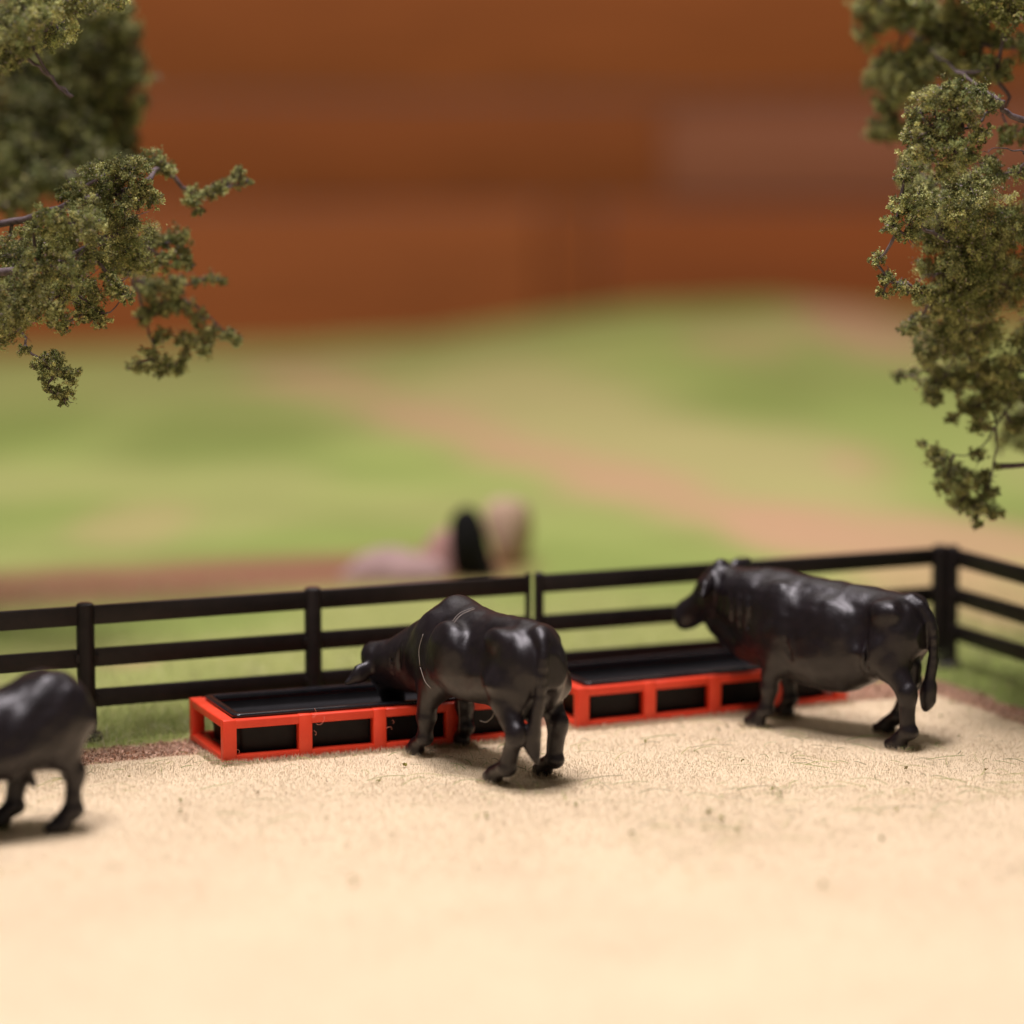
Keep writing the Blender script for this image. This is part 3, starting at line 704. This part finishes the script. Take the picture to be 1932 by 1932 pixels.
b1.ell((0.95, 1.42, 4.2), (0.26, 0.30, 0.7), None, 0.35, 'sub'); b1.ell((0.95, -1.42, 4.2), (0.26, 0.30, 0.7), None, 0.35, 'sub')
b1.cone((1.3, 0, 2.25), (0.5, 0, 1.85), 0.22, 0.10, 0.3)                                                                    # sheath
b1.cone((-0.9, 0.05, 2.7), (-0.8, 0.05, 2.25), 0.30, 0.34, 0.2)
tail(b1, [(-1.2, 0.06, 4.80), (-1.66, 0.22, 4.50), (-1.80, 0.34, 3.9), (-1.70, 0.38, 2.9), (-1.52, 0.42, 2.15)], [(-1.52, 0.42, 2.2), (-1.38, 0.45, 1.75), (-1.32, 0.42, 1.35), (-1.52, 0.36, 0.82)])
wrinkles(b1, [[(5.15 + i * 0.36, 1.22 - i * 0.02, 4.0 - i * 0.28), (5.25 + i * 0.36, 1.30 - i * 0.01, 3.4 - i * 0.2), (5.35 + i * 0.35, 1.22, 2.8 - i * 0.12)] for i in range(5)], 0.05, 0.08)
wrinkles(b1, [[(3.35, 1.45, 4.6), (3.55, 1.62, 3.9), (3.35, 1.62, 3.2), (3.0, 1.5, 2.75)]], 0.05, 0.10)
wrinkles(b1, [[(0.55, 1.3, 3.9), (0.35, 1.42, 3.2), (0.4, 1.3, 2.6)]], 0.06, 0.14)
bull1 = thing('toy_bull', 'glossy black toy bull seen from behind with its head down in the red feed trough', 'bull', (0.30, 97.73, 0.05), R(121.4), 'black toy bulls in the pen')
b1.roughen(0.018, 3)
link('body', b1.mesh('body'), M['bull'], bull1)
thr = [([(2.30, 0.35, 5.14), (2.35, 0.85, 4.96), (2.25, 1.25, 4.6), (2.22, 1.48, 4.15)], 0.012), ([(2.45, 0.3, 5.15), (2.5, 0.8, 5.0), (2.42, 1.15, 4.72)], 0.009),
       ([(3.75, 1.42, 4.2), (3.78, 1.56, 3.7), (3.62, 1.62, 3.2)], 0.010), ([(3.6, 1.62, 3.15), (3.3, 1.62, 2.75), (3.05, 1.55, 2.55)], 0.011)]
for pts, r in thr:
    P_ = spline(pts, 5); link('mould_seam', tubes_mesh('mould_seam', [(P_, [r] * len(P_))], 6), M['thread'], bull1, label='thin pale mould seam')
P_ = spline([(0.1, 0.9, 2.3), (0.15, 1.0, 2.05), (0.45, 1.05, 1.85), (0.9, 1.0, 1.82)], 5); link('stray_hair', tubes_mesh('stray_hair', [(P_, [0.010] * len(P_))], 5), M['thread'], bull1)
P_ = spline([(5.0, -0.62, 1.6), (4.98, -0.66, 1.0), (5.0, -0.64, 0.5)], 5); link('stray_hair', tubes_mesh('stray_hair', [(P_, [0.010] * len(P_))], 5), M['thread'], bull1)

def eye(parent, p, r=0.07):
    bm = bmesh.new(); bmesh.ops.create_uvsphere(bm, u_segments=16, v_segments=10, radius=r)
    me = bpy.data.meshes.new('eye'); bm.to_mesh(me); bm.free(); me.polygons.foreach_set('use_smooth', np.ones(len(me.polygons), dtype=bool))
    o = link('eye', me, M['eye'], parent); o.location = tuple(float(v) for v in p)
eye(bull1, W1(0.84, 0.47, -0.16)); eye(bull1, W1(0.84, -0.47, -0.16))

# --- the standing bull
b2 = Field((-2.2, -2.3, -0.05), (10.2, 2.4, 6.0), H)
b2.torso([(-1.12, 4.1), (-0.9, 4.66), (-0.45, 4.96), (0.6, 5.04), (2.1, 5.14), (3.3, 5.22), (4.4, 5.22), (5.4, 5.14), (6.2, 5.02)],
         [(-1.12, 3.3), (-0.7, 2.9), (0.4, 2.20), (1.2, 1.72), (1.8, 1.46), (2.6, 1.36), (3.5, 1.46), (4.4, 1.78), (5.6, 2.15), (6.2, 2.5)], [(-1.12, 0.62), (-0.8, 0.95), (0.0, 1.22), (0.9, 1.38), (2.4, 1.55), (3.8, 1.48), (4.8, 1.36), (5.6, 1.12), (6.2, 0.85)])
b2.chain([(5.0, 0, 3.95), (6.0, 0, 4.10), (6.7, 0, 4.28), (7.15, 0, 4.45)], [1.24, 0.98, 0.72, 0.56], 0.35, n=3)
b2.chain([(5.3, 0, 2.55), (6.4, 0, 2.65), (7.2, 0, 3.12), (7.7, 0, 3.4)], [0.60, 0.46, 0.38, 0.30], 0.4, n=3)
hindleg(b2, (-0.02, 3.45), (-0.2, 2.75), (-0.98, 1.85), (-1.02, 0.60), (-0.62, 0), 0.95, 0.58, 0.88)
hindleg(b2, (0.3, 3.45), (0.35, 2.75), (0.10, 1.85), (0.62, 0.60), (1.12, 0), -0.95, 0.5, 0.88)
foreleg(b2, (4.1, 3.2), (4.15, 2.65), (4.55, 1.40), (4.72, 0.60), (5.10, 0), 1.0)
foreleg(b2, (4.4, 3.2), (4.75, 2.65), (5.15, 1.40), (5.12, 0.60), (5.32, 0), -1.0)
W2 = head(b2, (7.38, 0, 4.98), (0.74, 0.10, -0.68), (0.68, 0.08, 0.74), 1.04, ears=((-0.30, 0.95, -0.42), (-0.1, -0.85, 0.35)), ear_len=1.15)
b2.cone((7.6, 0, 3.85), (8.72, 0.1, 3.42), 0.54, 0.43, 0.22)
b2.ell((7.35, 0.05, 5.22), (0.24, 0.30, 0.22), None, 0.12)
for sg in (1, -1): b2.chain([(6.95, 0.62 * sg, 5.0), (6.85, 0.98 * sg, 4.5), (7.0, 0.92 * sg, 3.9), (7.35, 0.6 * sg, 3.3)], [0.04, 0.12, 0.13, 0.05], 0.16, 'sub', n=4)
b2.ell((0.0, 0.98, 4.46), (0.62, 0.34, 0.40), None, 0.22); b2.ell((0.1, -0.9, 4.46), (0.62, 0.34, 0.40), None, 0.22)
b2.ell((4.3, 0.92, 3.9), (0.8, 0.45, 1.1), None, 0.4); b2.ell((4.3, -0.92, 3.9), (0.8, 0.45, 1.1), None, 0.4)
b2.ell((3.9, 1.15, 3.45), (0.60, 0.42, 0.6), None, 0.2); b2.ell((2.3, 1.02, 3.4), (1.3, 0.48, 1.2), None, 0.4); b2.ell((2.3, -1.02, 3.4), (1.3, 0.48, 1.2), None, 0.4)
b2.ell((0.75, 1.42, 4.05), (0.30, 0.26, 0.7), None, 0.35, 'sub')
b2.cone((-0.55, 0, 2.6), (-0.5, 0, 2.15), 0.32, 0.36, 0.2)
tail(b2, [(-0.5, 0, 4.76), (-1.0, 0, 4.52), (-1.28, -0.05, 3.9), (-1.30, -0.05, 2.9), (-1.20, 0, 2.15)], [(-1.20, 0, 2.2), (-1.16, 0, 1.85), (-1.14, 0, 1.5), (-1.08, 0, 1.2)])
wrinkles(b2, [[(5.3 + i * 0.42, 1.18 - i * 0.06, 4.75 - i * 0.03), (5.2 + i * 0.42, 1.30 - i * 0.07, 4.0), (5.35 + i * 0.42, 1.12 - i * 0.09, 3.2 + i * 0.08)] for i in range(4)], 0.055, 0.10)
wrinkles(b2, [[(3.45, 1.45, 4.7), (3.3, 1.62, 4.0), (3.5, 1.62, 3.2), (3.3, 1.5, 2.6)], [(0.5, 1.3, 3.8), (0.3, 1.42, 3.1), (0.45, 1.3, 2.5)]], 0.06, 0.12)
bull2 = thing('toy_bull', 'black toy bull standing with raised head beside the right end of the far feed trough', 'bull', (12.9, 103.42, 0.05), R(139.8), 'black toy bulls in the pen')
b2.roughen(0.020, 5)
link('body', b2.mesh('body'), M['bull'], bull2)
eye(bull2, W2(0.84, 0.49, -0.16), 0.075); eye(bull2, W2(0.84, -0.49, -0.16), 0.075)

# --- the cropped one at the left edge
b3 = Field((-2.4, -2.3, -0.05), (9.6, 2.4, 5.7), 0.06)
b3.torso([(-1.5, 3.7), (-1.3, 4.35), (-0.9, 4.66), (-0.3, 4.68), (0.3, 4.50), (1.0, 4.26), (2.1, 4.16), (3.3, 4.30), (4.4, 4.50), (5.4, 4.40), (6.2, 4.1)],
         [(-1.5, 3.0), (-1.0, 2.7), (0.2, 1.85), (1.2, 1.55), (2.6, 1.45), (3.8, 1.6), (5.0, 1.8), (6.2, 2.3)], TORSO_W)
b3.chain([(5.0, 0, 3.3), (6.0, 0, 2.9), (6.9, 0, 2.3), (7.3, 0, 2.0)], [1.1, 0.9, 0.66, 0.55], 0.35, n=3)
hindleg(b3, (-0.35, 3.2), (-0.5, 2.5), (-0.95, 1.65), (-0.80, 0.58), (-0.45, 0), 0.62)
hindleg(b3, (-0.1, 3.2), (0.45, 2.4), (0.35, 1.65), (0.60, 0.58), (1.05, 0), -0.62)
foreleg(b3, (4.1, 2.8), (4.15, 2.4), (4.5, 1.40), (4.62, 0.60), (5.0, 0), 1.0)
foreleg(b3, (4.4, 2.8), (4.75, 2.4), (5.15, 1.40), (5.12, 0.60), (5.4, 0), -1.0)
head(b3, (7.1, 0, 2.4), (0.75, 0, -0.65), (0.65, 0, 0.75), 0.9)
b3.cone((0.45, 0.1, 1.85), (0.15, 0.1, 1.30), 0.30, 0.12, 0.2)
tail(b3, [(-0.8, 0, 4.30), (-1.20, 0, 3.95), (-1.42, -0.05, 3.4), (-1.34, 0.05, 2.8), (-1.15, 0.1, 2.2)], [(-1.15, 0.1, 2.25), (-1.0, 0.15, 1.9), (-0.95, 0.15, 1.6), (-0.9, 0.15, 1.35)])
bull3 = thing('toy_bull', 'blurred dark toy bull cut off by the left edge with only its hindquarters in view', 'bull', (-14.0, 91.2, 0.05), R(205), 'black toy bulls in the pen')
b3.roughen(0.03, 9)
link('body', b3.mesh('body'), M['bull'], bull3)

# ------------------------------------------------------------------ trees
def leaf_arrays(blobs, per, size, dark=1.0, seed=1):
    g = np.random.default_rng(seed); P = []; Cc = []; Sz = []
    for (c, r, tone) in blobs:
        ns = max(6, int(13 + 14 * r)); sub = g.normal(size=(ns, 3)); sub /= np.linalg.norm(sub, axis=1, keepdims=True)
        sub *= (g.random((ns, 1)) ** 0.5) * r * 0.95; sub[:, 2] *= 0.8
        n = int(per * (r ** 1.9) / 0.36); w_ = g.random(ns) + 0.3; which = g.choice(ns, n, p=w_ / w_.sum())
        sr = r * (0.13 + 0.16 * g.random(ns))
        # each sub clump is a stack of tiny tufts
        tuft = g.normal(size=(ns, 7, 3)) * sr[:, None, None] * 0.75
        tq = g.integers(0, 7, n)
        p = np.array(c) + sub[which] + tuft[which, tq] + g.normal(size=(n, 3)) * (sr[which] * (0.30 + 0.18 * (g.random(n) < 0.15)))[:, None]
        hue = g.random(ns); base = np.array((0.60, 0.61, 0.25)) * (1 - hue[:, None]) + np.array((0.22, 0.27, 0.095)) * hue[:, None]
        tt = 0.30 + 1.10 * g.random((ns, 7)); cc = base[which] * (0.6 + 0.6 * g.random((n, 1))) * tt[which, tq][:, None] * tone * dark
        yl = g.random(n) < 0.07; cc[yl] = np.array((0.55, 0.47, 0.18)) * tone
        gy = g.random(n) < 0.05; cc[gy] = np.array((0.34, 0.28, 0.29)) * tone
        P.append(p); Cc.append(cc); Sz.append(np.full(n, size) * (0.6 + 0.8 * g.random(n)))
    P = np.concatenate(P); Cc = np.concatenate(Cc); Sz = np.concatenate(Sz); n = len(P)
    a = g.normal(size=(n, 3)); a /= np.linalg.norm(a, axis=1, keepdims=True); b = np.cross(a, g.normal(size=(n, 3))); b /= np.linalg.norm(b, axis=1, keepdims=True)
    c3 = np.cross(a, b)
    s = Sz[:, None]
    V = np.stack([P - a * s * 0.5, P + b * s * 0.32 + c3 * s * 0.1, P + a * s * 0.5, P - b * s * 0.32 + c3 * s * 0.1], 1).reshape(-1, 3)
    base = (np.arange(n) * 4)[:, None]
    T = np.concatenate([base + np.array([0, 1, 2]), base + np.array([0, 2, 3])], 1).reshape(-1)
    return V, T, np.repeat(np.clip(Cc, 0, 0.8), 4, axis=0)
def wiggle(a, b, n, amp):
    a = np.array(a, float); b = np.array(b, float); out = []
    for i in range(n + 1):
        t = i / n; q = a * (1 - t) + b * t
        if 0 < i < n: q = q + np.array([random.gauss(0, amp) for _ in range(3)])
        out.append(q)
    return out
def tree(label, base, height, limbs, blobs, extra, per, size, seed, twigs=()):
    t = thing('model_tree', label, 'tree', (base[0], base[1], 0), 0, 'wiry model trees with clumped foliage')
    bs = np.array((base[0], base[1], 0.0))
    tr = spline([(0, 0, -0.2), (0.2, 0.1, height * 0.3), (-0.1, 0.3, height * 0.6), (0.1, 0, height * 0.95)], 6)
    link('trunk', tubes_mesh('trunk', [(tr, list(np.linspace(0.95, 0.28, len(tr))))], 12), M['bark'], t)
    nodesP = [np.array(p) + bs for p in tr[6:]]; nodesR = [0.3] * len(nodesP)
    for pts, r0 in limbs:
        P = spline([np.array(p) for p in pts], 6); P = [p + np.array([random.gauss(0, 0.035) for _ in range(3)]) for p in P]; rr = np.linspace(r0, r0 * 0.3, len(P)) * 0.62
        link('limb', tubes_mesh('limb', [([p - bs for p in P], list(rr))], 8), M['bark'], t)
        nodesP += P; nodesR += list(rr)
    NP = np.array(nodesP); tw = []
    allb = list(blobs) + list(extra)
    order = sorted(range(len(allb)), key=lambda i: np.min(np.linalg.norm(NP - allb[i][0], axis=1)))
    pts_so_far = [p for p in nodesP]
    for i in order:
        c, r, tone = allb[i]; A = np.array(pts_so_far); k = int(np.argmin(np.linalg.norm(A - c, axis=1)))
        L = float(np.linalg.norm(A[k] - c)); ww = wiggle(A[k] - bs, np.array(c) - bs, max(3, int(L / 0.5)), min(0.12, L * 0.06))
        ww = spline(ww, 2)
        tw.append((ww, list(np.linspace(0.055 + 0.02 * min(L, 3), 0.03, len(ww)))))
        pts_so_far += [p + bs for p in ww[1:]]
        for _ in range(int(5 * r / 0.5)):
            d = np.random.default_rng(random.randrange(10 ** 6)).normal(size=3); d /= np.linalg.norm(d)
            w2 = wiggle(np.array(c) - bs, np.array(c) - bs + d * r * random.uniform(0.6, 1.15), 3, 0.05 * r + 0.02); tw.append((w2, [0.024, 0.020, 0.015, 0.008]))
    for pts, r in twigs: tw.append(([np.array(p) - bs for p in pts], list(np.linspace(r, r * 0.7, len(pts)))))
    link('twigs', tubes_mesh('twigs', tw, 5), M['bark'], t, kind='stuff')
    V, T, cc = leaf_arrays(allb[:len(blobs)], per, size, 1.0, seed)
    if len(extra):
        V2, T2, c2 = leaf_arrays(extra, per * 0.30, size * 2.0, 1.0, seed + 5); T = np.concatenate([T, T2 + len(V)]); V = np.concatenate([V, V2]); cc = np.concatenate([cc, c2])
    link('foliage', mesh_from('foliage', V - bs, T, 3, cc), M['foliage'], t, kind='stuff')
    return t
def B(lst, tone=1.0, k=1.28): return [(at(x, y, Y), r * k, tone * random.uniform(0.85, 1.15)) for x, y, Y, r in lst]
def fill(n, x0, x1, y0, y1, z0, z1, r0, r1, avoid=None):
    out = []
    while len(out) < n:
        c = np.array((random.uniform(x0, x1), random.uniform(y0, y1), random.uniform(z0, z1)))
        out.append((c, random.uniform(r0, r1), random.uniform(0.8, 1.1)))
    return out
LA = B([(20, 60, 100, .75), (60, 15, 100, .8), (5, 115, 100, .5), (40, 100, 100, .35), (130, 5, 101, .6), (180, -15, 101, .6), (225, -2, 102, .3), (100, 50, 102, .6),
        (140, 365, 101, .5), (200, 330, 102, .55), (245, 330, 102, .55), (270, 370, 102, .5), (225, 380, 102, .6), (100, 415, 100, .5), (160, 420, 100, .65), (60, 430, 101, .35),
        (55, 500, 100, .6), (125, 505, 100, .65), (175, 470, 101, .5), (30, 560, 100, .75), (100, 590, 100, .45), (160, 585, 101, .4), (225, 540, 101, .4), (205, 520, 101, .25), (240, 560, 101, .25), (185, 600, 101, .3), (120, 615, 101, .25),
        (20, 620, 100, .5), (45, 660, 101, .2), (105, 695, 102, .5), (115, 745, 102, .33), (80, 680, 102, .28), (130, 710, 102, .3), (90, 730, 102, .2),
        (220, 420, 103, .8), (190, 370, 104, .7), (240, 470, 104, .7), (150, 540, 103, .7), (70, 560, 103, .8), (20, 480, 104, .9), (215, 500, 105, .5), (10, 600, 104, .9), (120, 460, 104, .9), (180, 340, 105, .5),
        (290, 305, 106, .4), (315, 320, 106, .28), (365, 375, 107, .36), (395, 360, 107, .32), (420, 350, 107, .27), (450, 338, 107, .27), (452, 322, 107, .16), (375, 398, 107, .2), (470, 345, 107, .12),
        (285, 455, 107, .5), (335, 455, 107, .45), (345, 490, 107, .35), (260, 490, 106, .6), (300, 490, 106, .4),
        (280, 545, 108, .5), (330, 540, 108, .4), (370, 530, 108, .22), (400, 525, 108, .24), (420, 530, 108, .15), (300, 580, 108, .45), (340, 575, 108, .38), (270, 600, 108, .3),
        (300, 635, 108, .3), (355, 640, 108, .38), (375, 600, 108, .33), (395, 630, 108, .33), (430, 630, 108, .27), (445, 645, 108, .22), (385, 660, 108, .3), (255, 690, 107, .27), (300, 690, 107, .36), (330, 695, 108, .28), (285, 670, 107, .25), (345, 670, 108, .25)])
ex = fill(46, -30, -18.5, 94, 112, 13, 34, 0.9, 1.7)
bL = (-25.5, 103.5)
limbsL = [([(-25.5, 103.5, 14), (-21, 102.5, 14.5), at(-40, 520, 102), at(100, 500, 101.5), at(220, 440, 103), at(300, 480, 106)], 0.33),
          ([(-25.5, 103.5, 15.5), (-21, 104, 16.2), at(20, 420, 104), at(150, 380, 102.5), at(265, 350, 103), at(300, 318, 106), at(345, 352, 107), at(385, 368, 107), at(470, 340, 107)], 0.24),
          ([(-25.5, 103.5, 12.5), (-21, 103, 13.2), at(-10, 590, 102), at(60, 665, 102), at(110, 710, 102)], 0.15),
          ([at(220, 440, 103), at(250, 520, 107), at(310, 550, 108), at(370, 580, 108), at(450, 650, 108)], 0.13),
          ([at(250, 520, 107), at(275, 600, 108), at(300, 690, 107.5)], 0.10),
          ([at(100, 500, 101.5), at(150, 560, 101), at(200, 590, 101), at(240, 555, 101)], 0.08),
          ([(-25.5, 103.5, 19), (-21, 102, 20.5), at(-20, 125, 100.5), at(40, 110, 100), at(90, 140, 100), at(134, 184, 100)], 0.16)]
t1 = tree('nearer left model tree with sharp green foliage clumps reaching into the picture', bL, 27, limbsL, LA, ex, 4400, 0.068, 21,
          [([at(60, 85, 100), at(85, 130, 100), at(110, 165, 100), at(134, 184, 100)], 0.05)])
LB = B([(130, 70, 121, 1.1), (195, 80, 121, 1.0), (225, 140, 121, .9), (165, 160, 121, 1.3), (80, 130, 121, 1.3), (60, 210, 121, 1.5), (205, 215, 121, 1.1), (120, 240, 121, 1.4), (225, 265, 121, .7), (20, 270, 121, 1.4),
        (60, 330, 121, 1.0), (20, 60, 122, 1.5), (170, 110, 124, 1.2), (100, 180, 124, 1.5), (265, 190, 121, .3), (0, 330, 124, 1.0), (140, 300, 122, .8), (190, 270, 123, .8), (120, 20, 122, 1.0), (250, 60, 121, .3), (262, 110, 121, .22), (255, 150, 120, .3), (248, 205, 121, .25), (250, 300, 121, .35), (225, 310, 121, .5), (275, 195, 121, .14), (235, 45, 121, .4), (180, 310, 118, .7), (100, 335, 116, .8), (30, 370, 116, .7), (225, 305, 115, .35), (185, 25, 119, .7), (215, 50, 120, .6), (140, 25, 118, .8), (60, 290, 118, .9), (150, 250, 119, .9), (235, 20, 119, .35), (80, 90, 118, .9)], 0.72)
ex = fill(30, -33, -21.5, 114, 130, 15, 36, 1.2, 2.2)
t2 = tree('out of focus darker model tree behind the sharp left tree', (-29.5, 122.5), 28, [([(-29.5, 122.5, 16), (-24, 122, 18.5), at(0, 270, 121), at(120, 220, 121), at(200, 120, 121)], 0.35)], LB, ex, 900, 0.16, 31)
RA = B([(1755, 185, 101, .5), (1800, 175, 101, .5), (1765, 240, 101, .65), (1820, 215, 101, .55), (1850, 255, 101, .4), (1740, 285, 101, .5), (1795, 285, 101, .6), (1730, 215, 101, .35), (1830, 300, 101, .4), (1870, 190, 101, .35), (1845, 170, 102, .3), (1780, 330, 101, .3), (1715, 255, 102, .3),
        (1705, 330, 102, .3), (1700, 380, 102, .38), (1725, 410, 102, .5), (1685, 425, 102, .33), (1710, 445, 102, .3), (1740, 380, 103, .4), (1655, 490, 103, .24), (1672, 525, 103, .28), (1700, 545, 103, .3), (1735, 550, 103, .3), (1665, 555, 103, .18),
        (1680, 20, 114, .7), (1740, 25, 114, .9), (1800, 45, 112, .9), (1850, 60, 110, .7), (1640, 5, 114, .4), (1750, 110, 112, .8), (1810, 120, 111, .8), (1690, 120, 114, .7), (1700, 170, 114, .6), (1675, 200, 114, .5), (1720, 150, 112, .8), (1690, 240, 114, .5), (1850, 130, 110, .6), (1780, 70, 113, .8),
        (1800, 370, 104, .9), (1850, 390, 104, .9), (1770, 420, 105, .8), (1820, 450, 105, 1.0), (1880, 460, 105, .9), (1925, 420, 105, .7), (1925, 330, 104, .3), (1790, 510, 105, .9), (1850, 530, 106, 1.0), (1915, 540, 106, .8), (1760, 560, 105, .5), (1810, 580, 106, .8),
        (1735, 600, 106, .35), (1715, 620, 106, .27), (1780, 630, 107, .7), (1840, 640, 107, .8), (1900, 700, 107, .7), (1760, 660, 107, .5), (1695, 708, 109, .22), (1725, 705, 109, .2), (1770, 715, 108, .55), (1760, 745, 108, .35), (1825, 710, 108, .7), (1870, 740, 108, .7), (1925, 740, 108, .7), (1930, 640, 107, .4),
        (1835, 770, 108, .4), (1850, 800, 107, .35), (1920, 800, 108, .35), (1795, 790, 108, .22), (1738, 838, 107, .16), (1770, 860, 107, .36), (1790, 890, 107, .45), (1820, 915, 107, .45), (1845, 860, 107, .28), (1780, 920, 107, .28), (1810, 950, 107, .36), (1845, 955, 107, .4), (1870, 930, 107, .33), (1875, 965, 107, .27), (1845, 988, 107, .18), (1885, 880, 107, .14), (1860, 900, 107, .3),
        (1905, 25, 108, .2), (1890, 45, 108, .14), (1925, 90, 110, .5), (1880, 130, 108, .5), (1850, 20, 111, .8), (1910, 250, 107, .4), (1870, 320, 105, .5), (1830, 340, 104, .5), (1640, 60, 115, .5), (1660, 150, 115, .6), (1655, 250, 115, .45), (1640, 20, 115, .5), (1720, 330, 108, .6), (1750, 360, 106, .6)])
ex = fill(60, 18.6, 31, 96, 116, 9, 34, 0.9, 1.7) + fill(10, 13, 24, 103, 113, 24.5, 29, 1.2, 1.7)
limbsR = [([(27, 104, 17), (22, 103, 19.5), at(1932, 225, 102.5), at(1885, 190, 102)], 0.34),
          ([at(1885, 190, 102), at(1830, 150, 106), at(1760, 100, 111), at(1700, 50, 114)], 0.12),
          ([(27, 104, 15), (22, 104.5, 16), at(1925, 440, 105), at(1840, 470, 105), at(1760, 440, 104), at(1700, 400, 102.5)], 0.22),
          ([at(1890, 190, 102), at(1830, 240, 101.5), at(1760, 260, 101)], 0.10),
          ([at(1840, 470, 105), at(1820, 560, 106), at(1820, 650, 107), at(1860, 740, 108), at(1880, 830, 107), at(1850, 960, 107)], 0.14),
          ([(27, 104, 12), (22, 106, 12.5), at(1925, 700, 108), at(1850, 700, 108), at(1770, 720, 108.5), at(1690, 708, 109)], 0.16),
          ([at(1932, 290, 103), at(1890, 280, 102.5), at(1850, 290, 102)], 0.05),
          ([at(1925, 700, 108), at(1890, 790, 107.5), at(1830, 860, 107), at(1735, 835, 107)], 0.07)]
t3 = tree('right model tree with long drooping foliage hanging over the pen corner', (27, 104), 28, limbsR, RA, ex, 4400, 0.068, 41)
